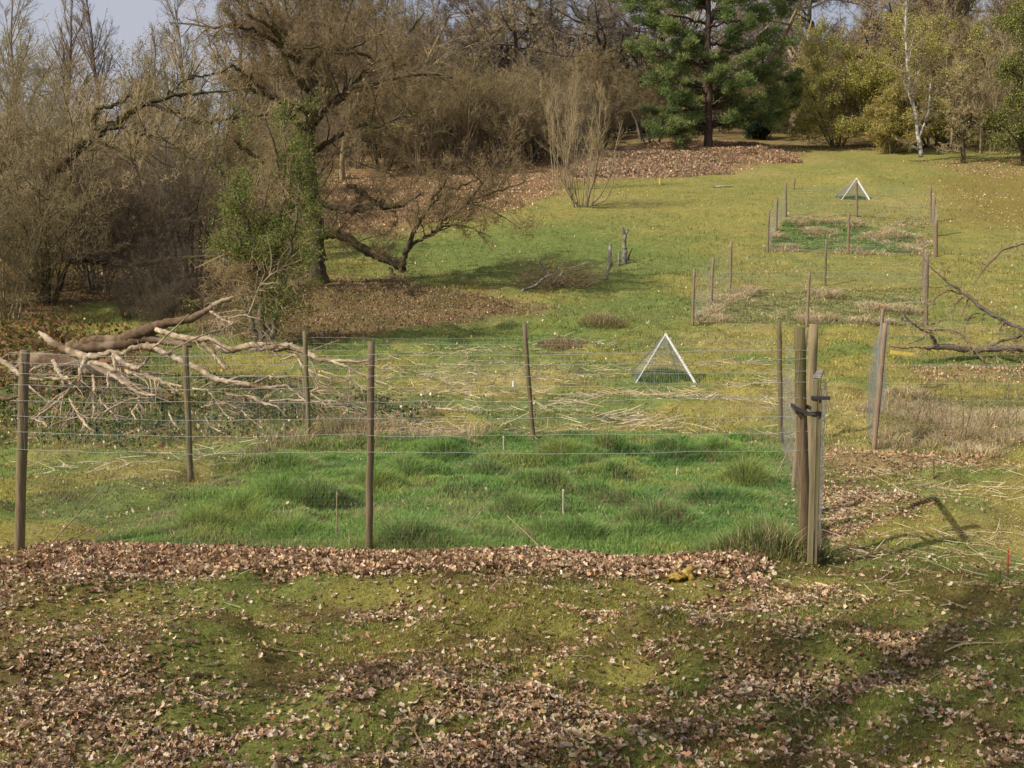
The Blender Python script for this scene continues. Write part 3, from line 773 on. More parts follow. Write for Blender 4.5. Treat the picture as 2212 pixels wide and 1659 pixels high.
def hex_span(mb, A, B, h0_, h1_, cell=.032, r=.00034, bulge=0.0, push=(0, 0, 0), follow=True):
    """hexagonal wire netting standing between two posts"""
    A, B = np.asarray(A) + push, np.asarray(B) + push
    L = np.linalg.norm(B - A)
    nx, nz = int(L / cell), max(2, int((h1_ - h0_) / (cell * .87)))
    i, j = np.meshgrid(np.arange(nx), np.arange(nz), indexing='ij'); i, j = i.ravel(), j.ravel()
    cx = (i + .5 * (j % 2)) * cell; cz = h0_ + j * cell * .87
    segs = [((cx, cz - cell * .29), (cx, cz + cell * .29)), ((cx, cz + cell * .29), (cx + cell * .5, cz + cell * .58)), ((cx, cz + cell * .29), (cx - cell * .5, cz + cell * .58))]
    e = (B - A) / L; nrm = norm(np.array([-e[1], e[0], 0]))
    def w(a, h):
        a = np.clip(a, 0, L)
        p = A[None] + e[None] * a[:, None]
        if follow: p[:, 2] = np.maximum(p[:, 2], height(p[:, 0], p[:, 1])) if False else p[:, 2]
        wob = (fbm(a * 3, h * 3, 1.0, 77, 2) - .5) * .05 + bulge * np.sin(PI * np.clip((h - h0_) / max(h1_ - h0_, .1), 0, 1))
        return p + np.array([0, 0, 1.]) * h[:, None] + nrm[None] * wob[:, None]
    for a, c in segs:
        mb.add(seg_tubes(w(*a), w(*c), r))

HS = [.69, .81, .92, 1.03, 1.13, 1.21, 1.28, 1.345]
HFULL = [.10, .26, .42, .57, .72, .86, .98, 1.08, 1.17, 1.24]
base = (p1['fl'] + p1['fr']) / 2
f1 = thing('wire_fence', 'nearest wire fence, wooden posts with strands across the whole lower left', 'fence', base)
fl = add_post(f1, p1['fl'], 54, 757, .034); l2 = add_post(f1, p1['l2'], 400, 745, .030)
bl = add_post(f1, p1['bl'], 658, 715, .030); fm = add_post(f1, p1['fm'], 802, 738, .0255)
bm = add_post(f1, p1['bm'], 1133, 700, .028, 'post'); br = add_post(f1, p1['br'], 1682, 694, .030, 'post')
gp = add_post(f1, p1['fr'], 1727, 708, .038, 'gatepost'); 
rp_b = np.array([2.40, 8.5, float(height(2.40, 8.5))]); rp = add_post(f1, rp_b, 1758, 700, .038, 'postgrey')
ts = add_post(f1, G(1714, 1055), 1741, 712, .022, 'stake')
mb = MB()
net_span(mb, fl[0], fm[0], HS, push=(0, -.03, 0)); net_span(mb, fm[0], gp[0], HS, push=(0, -.03, 0))
net_span(mb, fl[0], l2[0], HFULL[3:], push=(-.03, 0, 0)); net_span(mb, l2[0], bl[0], HFULL[1:], push=(-.03, 0, 0))
net_span(mb, bl[0], bm[0], HFULL, push=(0, .03, 0)); net_span(mb, bm[0], br[0], HFULL, push=(0, .03, 0))
net_span(mb, rp[0], ts[0], HFULL, push=(.03, 0, 0)); net_span(mb, ts[0], br[0], HFULL, push=(.03, 0, 0))
mb.build('wire_netting', M['wire'], f1, base)
mb = MB()
for a, c, hh in ((fl, fm, .72), (fm, gp, .72), (fl, l2, .7), (l2, bl, .7), (bl, bm, .6), (bm, br, .6), (rp, ts, .75), (ts, br, .95)):
    hex_span(mb, a[0], c[0], -.02, hh)
mb.build('hex_netting', M['chicken'], f1, base)

# the gate, seen almost edge-on between the two thick posts
g0 = G(1750, 1224); g0 = g0 + np.array([0, 0, .02]); g1 = np.array([2.30, 7.95, float(height(2.30, 7.95)) + .03])
gate = thing('gate', 'narrow wooden gate with wire mesh strapped to the thick post', 'gate', g0)
ge = norm(g1 - g0); gs = np.cross(ge, [0, 0, 1.])
GH = 1.16
def gpart(name, vf, m, label=None):
    o = MB().add(vf).build(name, M[m], gate, g0, smooth=False)
    if label: o['label'] = label
gpart('stile', box(g0 + np.array([0, 0, GH / 2]), .038, .062, GH, gs), 'timber')
gpart('stile', box(g1 + np.array([0, 0, GH / 2 - .01]), .038, .062, GH, gs), 'timber')
cm = (g0 + g1) / 2
Lg = np.linalg.norm(g1 - g0)
gpart('rail', box(cm + np.array([0, 0, GH + .014]) + gs * .012, .048, .020, Lg + .04, gs, ge), 'grey', 'weathered grey top rail')
for hz in (.08,):
    gpart('rail', box(cm + np.array([0, 0, hz]), .034, .05, Lg - .066, gs, ge), 'timber')
gpart('batten', box(g0 + gs * .032 + np.array([0, 0, GH / 2 - .03]), .018, .04, GH - .06, gs), 'timber')
gpart('latch', box(g0 + gs * .034 - ge * .035 + np.array([0, 0, GH - .115]), .115, .012, .022, gs), 'rubber', 'dark metal latch bar near the top')
mb = MB(); hex_span(mb, g0, g1, .02, GH - .02, push=gs * .05)
sel = np.linspace(0, 1, 7)
mb.build('mesh_panel', M['chicken'], gate, g0)
# rubber strap round post and stile
gpb, gpt = gp
hs_ = .72 * 1.0
pc = gpb + (gpt - gpb) * .655
sa, sb_ = pc, g0 + np.array([0, 0, pc[2] - g0[2]])
def strap():
    ring = []
    dv_ = norm((sb_ - sa) * np.array([1, 1, 0])); pv = np.cross([0, 0, 1.], dv_)
    for k in range(26):
        a = k / 25 * 2 * PI
        c0 = sa if math.cos(a) < 0 else sb_
        rr = .046 if math.cos(a) < 0 else .040
        p = c0 + dv_ * math.cos(a) * rr + pv * math.sin(a) * rr + np.array([0, 0, .003 * math.cos(a * 2)])
        ring.append(p)
    ring = np.array(ring)
    m = MB()
    for dz in (-.009, 0, .009):
        m.add(tube(ring + np.array([0, 0, dz]), np.full(26, .0045), 5))
    kn = sa - pv * .05 - dv_ * .02
    m.add(tube(np.array([kn + dv_ * -.028 + [0, 0, .010], kn + [0, 0, .0], kn + dv_ * .035 + [0, 0, -.012], kn + dv_ * .085 + [0, 0, -.03]]), np.array([.009, .012, .010, .006]), 6, cap=True))
    return m
so = strap().build('strap', M['rubber'], gate, g0)
so['label'] = 'black rubber strap tied round the post'

def far_fence(label, posts, order, hs=HFULL, group=None, r=.02, cell=.06, cr=.0012, hexh=1.15, hex_spans=None, m='stake', wr=.0016, netspans=None):
    pb = {k: G(*p[:2]) for k, p in posts.items()}
    base = np.mean(list(pb.values()), 0)
    root = thing('wire_fence', label, 'fence', base, group=group)
    for k, p in posts.items():
        add_post(root, pb[k], p[2], p[3], p[4] if len(p) > 4 else r, m)
    mb, hb = MB(), MB()
    for a, c in order:
        net_span(mb, pb[a], pb[c], hs, wr, .15, push=(0, -.03, 0))
        hex_span(hb, pb[a], pb[c], 0, hexh, cell, cr * .55)
    mb.build('wire_netting', M['wire'], root, base); hb.build('hex_netting', M['chicken'], root, base)
    return root, pb
far_fence('middle wire enclosure on thin stakes halfway up the slope', dict(a=(1496, 703, 1500, 580, .034), b=(1536, 661, 1541, 555, .036), c=(1577, 632, 1580, 520, .038), d=(1743, 705, 1749, 587, .034), e=(1783, 617, 1785, 517, .032), f=(2000, 706, 2003, 553, .045), g=(1993, 621, 1996, 524, .036)),
          [('a', 'b'), ('b', 'c'), ('c', 'e'), ('e', 'g'), ('g', 'f'), ('f', 'd'), ('d', 'a')], hexh=.7)
far_fence('farthest wire enclosure around the white pyramid near the top of the slope', dict(a=(1658, 545, 1661, 456, .044), b=(1676, 505, 1679, 428, .044), c=(1697, 468, 1698, 394, .05), d=(1832, 547, 1834, 459, .048), e=(1851, 470, 1850, 388, .05), f=(2021, 556, 2022, 475, .07), g=(2017, 512, 2019, 425, .05), h=(2011, 480, 2010, 402, .05)),
          [('a', 'b'), ('b', 'c'), ('c', 'e'), ('e', 'h'), ('h', 'g'), ('g', 'f'), ('f', 'd'), ('d', 'a')], hexh=.75, cell=.08, cr=.0018, wr=.002)
PB4 = dict(a=(1888, 972, 1912, 698, .030), b=(1899, 853, 1907, 666, .030), c=(2560, 985, 2560, 720, .03), d=(2560, 846, 2560, 650, .03))
r4, b4 = far_fence('wire enclosure at the right edge with a leaning wooden corner post', PB4, [('b', 'd')], [.15, .3, .46, .6, .76, .9, 1.02, 1.12], hexh=.5, cell=.05, cr=.001, m='stake')
mb = MB()
net_span(mb, b4['a'], b4['c'], [.78, .98], .0014, vert=False); net_span(mb, b4['a'], b4['b'], HFULL, .0016)
mb.build('wire_netting', M['wire'], r4, np.array(r4.location))
mb = MB(); qa = b4['a'] + np.array([-.02, .15, 0]); qb = b4['b'] + np.array([-.12, -.6, 0])
for dx, bl_ in ((0, .03), (.05, .05)):
    hex_span(mb, qa, qb, 0, 1.2, .035, .0006, bulge=bl_, push=(dx, 0, 0))
o = mb.build('hex_netting', M['chicken'], r4, np.array(r4.location)); o['label'] = 'slack grey mesh bulging beside the corner posts'
mb = MB(); hex_span(mb, b4['a'], b4['c'], 0, .6, .04, .0007); mb.build('hex_netting', M['chicken'], r4, np.array(r4.location))

# white pyramids of mesh over small plots
def pyramid(label, bls, brs, apex, depth, leg, meshr):
    A, B = G(*bls), G(*brs)
    D = (A[1] + B[1]) / 2; A[1] = B[1] = D; A[2], B[2] = float(height(A[0], D)), float(height(B[0], D))
    sx = .12 * (B[0] - A[0])
    Cc, Dd = A + np.array([-.02, depth, 0]), B + np.array([-.16, depth, 0])
    for q in (Cc, Dd): q[2] = float(height(q[0], q[1]))
    ap = at(*apex, D + depth * .45)
    root = thing('mesh_pyramid', label, 'mesh cage', (A + B) / 2, group='white mesh pyramids over test plots')
    off = (A + B) / 2
    for q, k, m in ((A, .6, 'white'), (B, 1.25, 'white'), (Cc, .5, 'grey_metal'), (Dd, .7, 'white')):
        d = norm(ap - q)
        MB().add(box((ap + q) / 2, leg * k, leg * k, np.linalg.norm(ap - q) + .03, (1, .3, 0), d)).build('leg', M[m], root, off, smooth=False)
    mb = MB()
    for p_, q in ((A, B), (B, Dd), (Dd, Cc), (Cc, A)):
        t = np.linspace(.04, .96, 22)[:, None]
        mb.add(seg_tubes(p_ + (ap - p_) * t, q + (ap - q) * t, meshr))
        s_ = np.linspace(.05, .95, 20)[:, None]; f_ = p_ + (q - p_) * s_; g_ = f_ + (ap - f_) * (1 - np.abs(s_ - .5) * .0) * .97
        mb.add(seg_tubes(f_, g_, meshr))
    mb.build('mesh_panel', M['chicken'], root, off)
    n = 1800
    u_, w_ = rng.uniform(0.05, .95, n), rng.uniform(.05, .95, n)
    pt = A + (B - A) * u_[:, None] + (Cc - A) * w_[:, None]
    vf, cc = blades(pt[:, 0], pt[:, 1], rng.uniform(.03, .09, n) * (1 + depth * .2), rng.uniform(.006, .012, n) * D / 17, rng.normal(0, .4, n), jitc(np.broadcast_to(C(.075, .15, .035), (n, 3)), .2, .08))
    tag(MB().add(vf, cc).build('grass_patch', M['grass'], smooth=False), label.split(' ')[0] + ' patch of green grass sheltered under a mesh pyramid', 'grass', None, 'stuff')
pyramid('nearer white pyramid frame with mesh sides standing on the turf', (1374, 827), (1502, 829), (1438, 722), .95, .025, .0009)
pyramid('distant white pyramid frame standing inside the farthest enclosure', (1818, 432), (1878, 432), (1850, 386), 1.2, .05, .002)

# ================================================================== traced wood (limbs laid out in world space at their own depths)
def limb(pts, D0, D1=None, fn=None, rs=None, k=None, wob=.010, clip=True):
    """pts [(u,v,r_px)] -> smooth polyline with radii, depth running from D0 to D1"""
    a = np.array(pts, float); n = len(a); D1 = D0 if D1 is None else D1
    k = k or max(8, n * 5)
    s = np.concatenate([[0], np.cumsum(np.hypot(*np.diff(a[:, :2], axis=0).T))]); s /= s[-1]
    t = np.linspace(0, 1, k)
    # Catmull-Rom like smoothing: interpolate then blur
    q = np.stack([np.interp(t, s, a[:, i]) for i in range(3)], 1)
    q[1:-1, :2] = q[1:-1, :2] * .7 + (q[:-2, :2] + q[2:, :2]) * .15
    D = D0 + (D1 - D0) * t
    p = at(q[:, 0], q[:, 1], D); r = q[:, 2] / F * D
    if clip:
        h = height(p[:, 0], p[:, 1]) + r * .3
        low = p[:, 2] < h
        for i in np.where(low)[0]:
            g = ground(q[i, 0], q[i, 1]); p[i] = g + np.array([0, 0, r[i] * .5])
    p += rng.normal(0, 1, p.shape) * (wob * np.minimum(1, r / .03))[:, None]
    return p, r

def resample(p, K):
    t = np.linspace(0, 1, len(p)); tt = np.linspace(0, 1, K)
    return np.stack([np.interp(tt, t, p[:, i]) for i in range(p.shape[1])], 1)

def twigs_on(limbs, lev, lf=.35, a=(25, 70), up=.05, wig=.2, rmin=.003, t0=.1, Lmax=None, lfs=.55, slim=.011):
    """procedural side branches on traced limbs; returns list of (pts, rad) per level"""
    P_ = np.stack([resample(np.concatenate([p, r[:, None]], 1), 10) for p, r in limbs])
    pts, rad = P_[..., :3], P_[..., 3]
    L = np.linalg.norm(np.diff(pts, axis=1), axis=2).sum(1)
    if Lmax: L = np.minimum(L, Lmax)
    out = []
    for i, m in enumerate(lev):
        mm = np.maximum(1, (m * L / L.mean()).round().astype(int)) if i == 0 else m
        s, d, Lc, rc = spawn(pts, rad, mm, t0 if i == 0 else .15, 1, a[0], a[1], lf if i == 0 else lfs, .5, L, rmin=rmin)
        rc = np.maximum(np.minimum(rc, Lc * slim), rmin)
        pts, rad = grow(s, d, Lc, rc, 5 if i < 2 else 3, wig + .04 * i, up, .4); L = Lc
        out.append((pts, rad))
    return out

# ---- the bleached fallen tree at the left
ZA = lambda l: [(x * .22395, 622 + y * .22395, r * .22395) for x, y, r in l]
DT = [
 ([(2262, 90, 10), (2180, 110, 22), (2100, 150, 25), (2020, 205, 28), (1852, 300, 36), (1580, 345, 45), (1500, 390, 60), (1350, 430, 66), (1150, 510, 58), (900, 505, 52), (760, 560, 50)], 17.0, 17.6, 'bark'),
 ([(1850, 560, 22), (1600, 520, 36), (1400, 490, 48), (1150, 540, 60), (900, 570, 66), (640, 570, 40)], 17.2, 17.6, 'bark'),
 ([(200, 720, 60), (420, 700, 85), (700, 730, 70), (900, 790, 50), (1150, 870, 50), (1250, 960, 60), (1500, 1040, 40), (1700, 1060, 30)], 16.3, 15.4, 'bark'),
 ([(1500, 400, 30), (1580, 425, 32), (1700, 470, 34), (1852, 500, 40), (2000, 490, 40), (2080, 520, 42), (2150, 590, 42), (2230, 605, 38), (2330, 570, 36), (2450, 545, 38), (2560, 560, 38), (2680, 590, 40), (2790, 550, 35), (2900, 600, 36), (2990, 640, 30), (3080, 690, 28), (3180, 700, 24), (3350, 705, 18), (3480, 710, 14), (3560, 700, 8)], 16.8, 14.6, 'w'),
 ([(2790, 560, 20), (2690, 545, 22), (2630, 580, 22), (2540, 590, 20), (2400, 600, 14)], 15.2, 15.6, 'w'),
 ([(3180, 700, 18), (3290, 740, 15), (3380, 770, 16), (3460, 820, 16), (3540, 860, 13), (3640, 900, 10), (3760, 935, 6)], 14.8, 14.2, 'w'),
 ([(375, 430, 18), (430, 470, 30), (500, 520, 40), (600, 590, 42), (700, 620, 48), (830, 670, 45), (950, 660, 35), (1080, 620, 30), (1180, 640, 22), (1270, 580, 30), (1400, 560, 38), (1500, 570, 38), (1580, 620, 34), (1680, 670, 36), (1780, 720, 36), (1852, 750, 36), (1950, 800, 34), (2020, 860, 32), (2150, 895, 30), (2300, 920, 30), (2420, 935, 30), (2500, 965, 28), (2620, 960, 20), (2760, 935, 16), (2790, 970, 14), (2860, 1010, 12), (2950, 1100, 8)], 15.6, 14.0, 'w'),
 ([(2420, 930, 14), (2520, 890, 14), (2620, 840, 11)], 14.5, 14.4, 'w'), ([(2600, 860, 9), (2780, 860, 10), (2900, 870, 5)], 14.4, 14.3, 'w'),
 ([(-180, 640, 22), (-60, 670, 30), (0, 700, 32), (100, 750, 30), (180, 840, 28), (290, 875, 24), (420, 880, 22), (580, 875, 20), (650, 860, 16), (690, 930, 18), (690, 970, 16), (600, 1050, 18), (540, 1110, 16), (450, 1180, 16), (330, 1260, 13)], 14.6, 13.6, 'w'),
 ([(310, 1260, 12), (420, 1300, 14), (460, 1350, 10), (420, 1390, 6)], 13.5, 13.4, 'w'),
 ([(830, 680, 30), (790, 760, 26), (765, 840, 18), (755, 960, 12)], 15.0, 14.6, 'w'), ([(520, 700, 26), (540, 770, 30), (590, 850, 22), (620, 940, 10)], 15.2, 14.6, 'w'),
 ([(1085, 640, 26), (1160, 700, 32), (1220, 740, 32), (1330, 780, 24), (1380, 740, 18), (1440, 665, 12)], 14.9, 14.5, 'w'), ([(1085, 640, 20), (1105, 720, 20), (1115, 800, 14)], 14.9, 14.7, 'w'),
 ([(860, 715, 26), (1000, 740, 30), (1090, 795, 28), (1250, 810, 28), (1400, 830, 30), (1500, 880, 26), (1600, 920, 20), (1760, 955, 10)], 15.2, 14.3, 'w'),
 ([(1590, 900, 9), (1650, 960, 10), (1720, 1000, 6)], 14.3, 14.2, 'w'), ([(1500, 860, 8), (1535, 910, 12), (1520, 960, 6)], 14.3, 14.2, 'w'),
 ([(1040, 820, 18), (1130, 870, 20), (1220, 930, 20), (1310, 1000, 18), (1400, 1030, 16), (1510, 1035, 13)], 14.2, 13.9, 'w'),
 ([(1040, 825, 14), (1040, 960, 12), (960, 1070, 14), (1000, 1130, 12), (1100, 1220, 10), (1135, 1290, 6)], 14.2, 13.5, 'w'),
 ([(665, 1060, 9), (700, 1130, 12), (760, 1230, 14), (830, 1320, 14), (915, 1400, 11)], 13.7, 13.1, 'w'), ([(760, 1240, 8), (620, 1280, 10), (520, 1310, 9), (430, 1390, 5)], 13.4, 13.2, 'w'),
 ([(900, 850, 18), (912, 960, 18), (905, 1080, 15), (905, 1200, 12), (880, 1290, 7)], 14.4, 13.5, 'w'), ([(1345, 1045, 9), (1340, 1120, 12), (1270, 1200, 11), (1320, 1280, 7)], 13.9, 13.4, 'w'),
 ([(1480, 1060, 12), (1250, 1075, 15), (1070, 1160, 12), (950, 1230, 10), (890, 1310, 6)], 13.9, 13.4, 'w'), ([(1625, 1195, 8), (1660, 1280, 12), (1720, 1360, 12), (1750, 1430, 8)], 13.5, 13.0, 'w'),
 ([(1860, 970, 12), (2000, 985, 12), (2080, 1080, 8), (2130, 1160, 8), (2180, 1230, 9), (2265, 1260, 6)], 14.0, 13.4, 'w'), ([(1980, 1240, 7), (2030, 1340, 10), (2100, 1370, 10), (2240, 1445, 5)], 13.4, 13.0, 'w'),
 ([(1940, 1155, 8), (2050, 1120, 10), (2190, 1115, 12), (2290, 1165, 7)], 13.8, 13.5, 'w'), ([(2180, 1025, 14), (2300, 1040, 14), (2390, 1040, 16), (2450, 1065, 18), (2560, 1120, 16), (2690, 1145, 8)], 14.1, 13.7, 'w'),
 ([(2310, 1100, 6), (2420, 1000, 11), (2465, 975, 7)], 14.1, 14.1, 'w'), ([(2330, 1180, 7), (2400, 1260, 9), (2480, 1310, 7), (2545, 1370, 5)], 13.6, 13.2, 'w'),
 ([(1962, 540, 26), (2052, 620, 26), (2102, 700, 22), (2152, 750, 16), (2182, 790, 9)], 16.0, 15.4, 'w'),
 ([(1440, 665, 9), (1600, 640, 9), (1700, 580, 10), (1852, 500, 10), (2000, 440, 10), (2150, 400, 9), (2240, 350, 9), (2270, 300, 7)], 14.6, 15.4, 'w'),
 ([(2200, 295, 8), (2330, 258, 9), (2390, 270, 9), (2420, 200, 9), (2460, 100, 8), (2500, -10, 7), (2600, -120, 6), (2720, -190, 5), (2840, -240, 4), (2910, -280, 3)], 15.4, 15.0, 'w'),
 ([(2032, 230, 14), (2100, 270, 16), (2190, 320, 14), (2240, 345, 8)], 16.8, 15.4, 'w'),
 ([(2990, 1000, 7), (3080, 960, 9), (3180, 930, 8), (3350, 900, 5)], 14.1, 13.9, 'w'), ([(3080, 900, 8), (3190, 960, 9), (3270, 1010, 8), (3330, 1060, 5)], 14.0, 13.8, 'w'), ([(3000, 1020, 8), (3100, 1090, 8), (3150, 1140, 5)], 13.8, 13.6, 'w'),
 ([(3130, 1150, 6), (3330, 1150, 7), (3400, 1160, 4)], 13.6, 13.5, 'w'), ([(2980, 1000, 8), (3200, 985, 9), (3400, 1060, 5)], 14.0, 13.8, 'w'), ([(2700, 700, 8), (2850, 640, 12), (2920, 760, 14), (3050, 830, 12), (3200, 880, 8)], 15.0, 14.4, 'w'),
 ([(3100, 800, 8), (3250, 850, 9), (3400, 900, 8), (3560, 1000, 5)], 14.2, 13.9, 'w'), ([(2600, 1090, 12), (2800, 1080, 14), (3000, 1100, 12), (3200, 1090, 8), (3430, 1100, 5)], 13.9, 13.6, 'w'),
 ([(0, 1060, 22), (60, 1080, 20), (180, 1040, 16), (330, 1020, 12), (520, 1010, 8)], 14.6, 14.4, 'bark'), ([(2420, 1000, 10), (2350, 1080, 9), (2340, 1180, 6)], 14.1, 13.7, 'w'),
]
mbw, mbk, lims = MB(), MB(), []
for pts, D0, D1, kind in DT:
    p, r = limb(ZA(pts), D0, D1, wob=.007)
    r = r * (.86 if kind == 'w' else 1.0)
    (mbw if kind == 'w' else mbk).add(tube(p, r, 10, cap=True, rough=.06))
    if kind == 'w': lims.append((p, r))
dbase = G(330, 900)
dtree = thing('fallen_tree', 'bleached dead fallen tree with a tangle of bare branches behind the near fence', 'fallen tree', dbase)
for p, r in twigs_on(lims, (5,), lf=.55, a=(20, 60), up=-.10, wig=.16, rmin=.006, Lmax=1.9, slim=.016):
    z = height(p[..., 0], p[..., 1]) + r; p[..., 2] = np.maximum(p[..., 2], z); mbw.add(tube(p, r, 6))
mbw.build('branches', M['dead'], dtree, dbase); mbk.build('trunk', M['deadbark'], dtree, dbase)
mb = MB()
for p, r in twigs_on(lims, (7, 4), lf=.40, a=(25, 75), up=-.05, wig=.2, rmin=.0026, Lmax=1.5, slim=.009):
    low = p[..., 2] < height(p[..., 0], p[..., 1]) + .01
    p[..., 2] = np.where(low, height(p[..., 0], p[..., 1]) + .012, p[..., 2])
    mb.add(tube(p, r, 4))
mb.build('twigs', M['dead'], dtree, dbase)

# ---- fallen limb at the right edge
RL = [([(1995, 556, 1.2), (2008, 575, 1.6), (2022, 588, 2.2), (2062, 621, 3.2), (2091, 639, 4.2), (2115, 661, 6), (2141, 679, 5.5), (2170, 693, 5), (2212, 713, 5.5), (2270, 742, 6), (2330, 775, 7)], 20, 19),
      ([(2091, 638, 2.5), (2048, 626, 2.2), (2022, 641, 2), (2014, 657, 2), (2000, 662, 1.2)], 20, 20.2), ([(2082, 641, 1.8), (2068, 650, 1.6), (2060, 665, 1.4), (2058, 690, 1)], 20, 19.6), ([(2092, 645, 2), (2084, 665, 1.6), (2077, 684, 1)], 19.9, 19.6),
      ([(2118, 676, 1.8), (2102, 678, 1.6), (2090, 690, 1.4), (2083, 715, 1)], 19.8, 19.5), ([(2126, 678, 2), (2120, 698, 1.2)], 19.8, 19.6), ([(2174, 695, 2.2), (2160, 708, 2), (2158, 735, 1.4)], 19.6, 19.3),
      ([(2002, 752, 5), (2040, 748, 9), (2090, 757, 8), (2150, 752, 8), (2212, 755, 9), (2300, 760, 9)], 19.6, 19.2), ([(1950, 676, 1.5), (1963, 692, 2.6), (1994, 714, 3.2), (2012, 722, 4.2), (2020, 738, 5), (2026, 752, 6)], 19.4, 19.6),
      ([(1944, 683, 1), (1954, 693, 1.4), (1964, 693, 1.4)], 19.4, 19.4), ([(1994, 710, 1.8), (2020, 713, 2.2), (2048, 713, 2), (2073, 720, 1.8), (2095, 735, 1.4)], 19.4, 19.5), ([(1962, 743, 1.2), (1985, 735, 2), (2003, 722, 2.4)], 19.3, 19.4),
      ([(2280, 505, 2), (2212, 528, 2.6), (2164, 540, 2.4), (2149, 558, 2.2), (2131, 575, 2), (2122, 588, 1.5), (2101, 615, 1)], 21, 20.4), ([(2131, 574, 1.2), (2122, 570, 1.4), (2121, 565, 1)], 20.6, 20.6), ([(2075, 722, 3), (2095, 745, 2.6), (2125, 780, 1.6)], 19.4, 18.9),
      ([(2130, 752, 4), (2160, 738, 4), (2212, 725, 3.4), (2260, 728, 4)], 19.5, 19.5), ([(1920, 748, 1), (1950, 752, 1.6), (1985, 750, 2.2), (2010, 755, 3)], 19.3, 19.5)]
rbase = G(2120, 775)
rt = thing('fallen_branch', 'dark fallen branch with bare twigs lying at the right edge', 'fallen branch', rbase)
mb, lims = MB(), []
for pts, D0, D1 in RL:
    p, r = limb(pts, D0, D1, wob=.010); r = r * .78; mb.add(tube(p, r, 7, cap=True, rough=.08)); lims.append((p, r))
mb.build('branches', M['grbark'], rt, rbase)
mb = MB()
for p, r in twigs_on(lims, (16, 6), lf=.34, a=(30, 85), up=.0, wig=.3, rmin=.0045, Lmax=1.6): 
    z = height(p[..., 0], p[..., 1]) + .015; p[..., 2] = np.maximum(p[..., 2], z); mb.add(tube(p, r, 3))
mb.build('twigs', M['twig_brown'], rt, rbase)

# ---- leaning tree at the far left
Z1 = lambda l: [(x * .336, y * .336, r * .336) for x, y, r in l]
def traced_tree(name, label, cat, base, limbs, lev, barkm, twigm, lf=.4, up=.08, rmin=.006, buds=0, budc=((.2, .14, .08),), bsize=.06, Lmax=3.0, wig=.2, a=(25, 70), lfs=.55, group=None, sides=8, twigfrom=0, budjit=.06):
    root = thing(name, label, cat, base, group=group)
    mb = MB(); ll = []
    for i, (pts, D0, D1) in enumerate(limbs):
        p, r = limb(pts, D0, D1, wob=.02, clip=False)
        mb.add(tube(p, r, sides, cap=True, rough=.05))
        if i >= twigfrom: ll.append((p, r))
    cb = MB(); lv = twigs_on(ll, lev, lf, a, up, wig, rmin, Lmax=Lmax, lfs=lfs)
    for i, (p, r) in enumerate(lv):
        (mb if i == 0 else cb).add(tube(p, r, 5 if i == 0 else 3))
    if buds:
        c = spots(lv[-1][0].reshape(-1, 3), buds, budjit)
        cb.add(quads(c, bsize, .6), vary(budc, buds, .3, .12), mi=1)
    mb.build('trunk', M[barkm], root, base); cb.build('crown', [M[twigm], M['foliage']], root, base)
    return root
OLB = ((.20, .135, .065), (.16, .12, .05), (.26, .18, .10))
lt = [(Z1([(-60, 1500, 62), (120, 1330, 54), (380, 1090, 46), (560, 900, 42), (700, 820, 38), (800, 740, 32), (950, 660, 27), (1100, 610, 19), (1250, 600, 14), (1450, 590, 7)]), 25, 24),
      (Z1([(605, 850, 22), (600, 770, 22), (630, 690, 20), (700, 690, 17), (800, 650, 13), (840, 600, 7)]), 24.5, 24), (Z1([(600, 890, 16), (700, 930, 16), (800, 980, 14), (860, 1050, 9), (900, 1150, 4)]), 24.5, 23.5),
      (Z1([(700, 830, 18), (790, 805, 17), (900, 850, 13), (1000, 870, 11), (1100, 920, 9), (1200, 1010, 5)]), 24.4, 23.4), (Z1([(950, 655, 16), (1100, 715, 14), (1200, 740, 13), (1290, 785, 15), (1450, 770, 12), (1700, 740, 8), (1870, 700, 5)]), 24.2, 24.6),
      (Z1([(1080, 610, 12), (1150, 545, 9), (1200, 510, 10), (1280, 485, 10), (1400, 475, 8), (1490, 425, 5)]), 24, 24.5), (Z1([(1000, 670, 9), (1030, 700, 6), (1150, 750, 6), (1260, 770, 5)]), 24, 23.6), (Z1([(820, 930, 9), (870, 950, 10), (930, 1010, 7), (1000, 1060, 4)]), 24, 23.8)]
lt = [([(u, v, r * .72) for u, v, r in p_], a_ + 4, b_ + 4) for p_, a_, b_ in lt]
lt[0] = (lt[0][0][1:], lt[0][1], lt[0][2])
traced_tree('leaning_tree', 'dark leaning tree trunk arching up to the right above the brown shrubs', 'tree', at(40, 480, 29), lt, (16, 6, 5), 'moss', 'twig_tan', .55, .25, .005, Lmax=2.8)

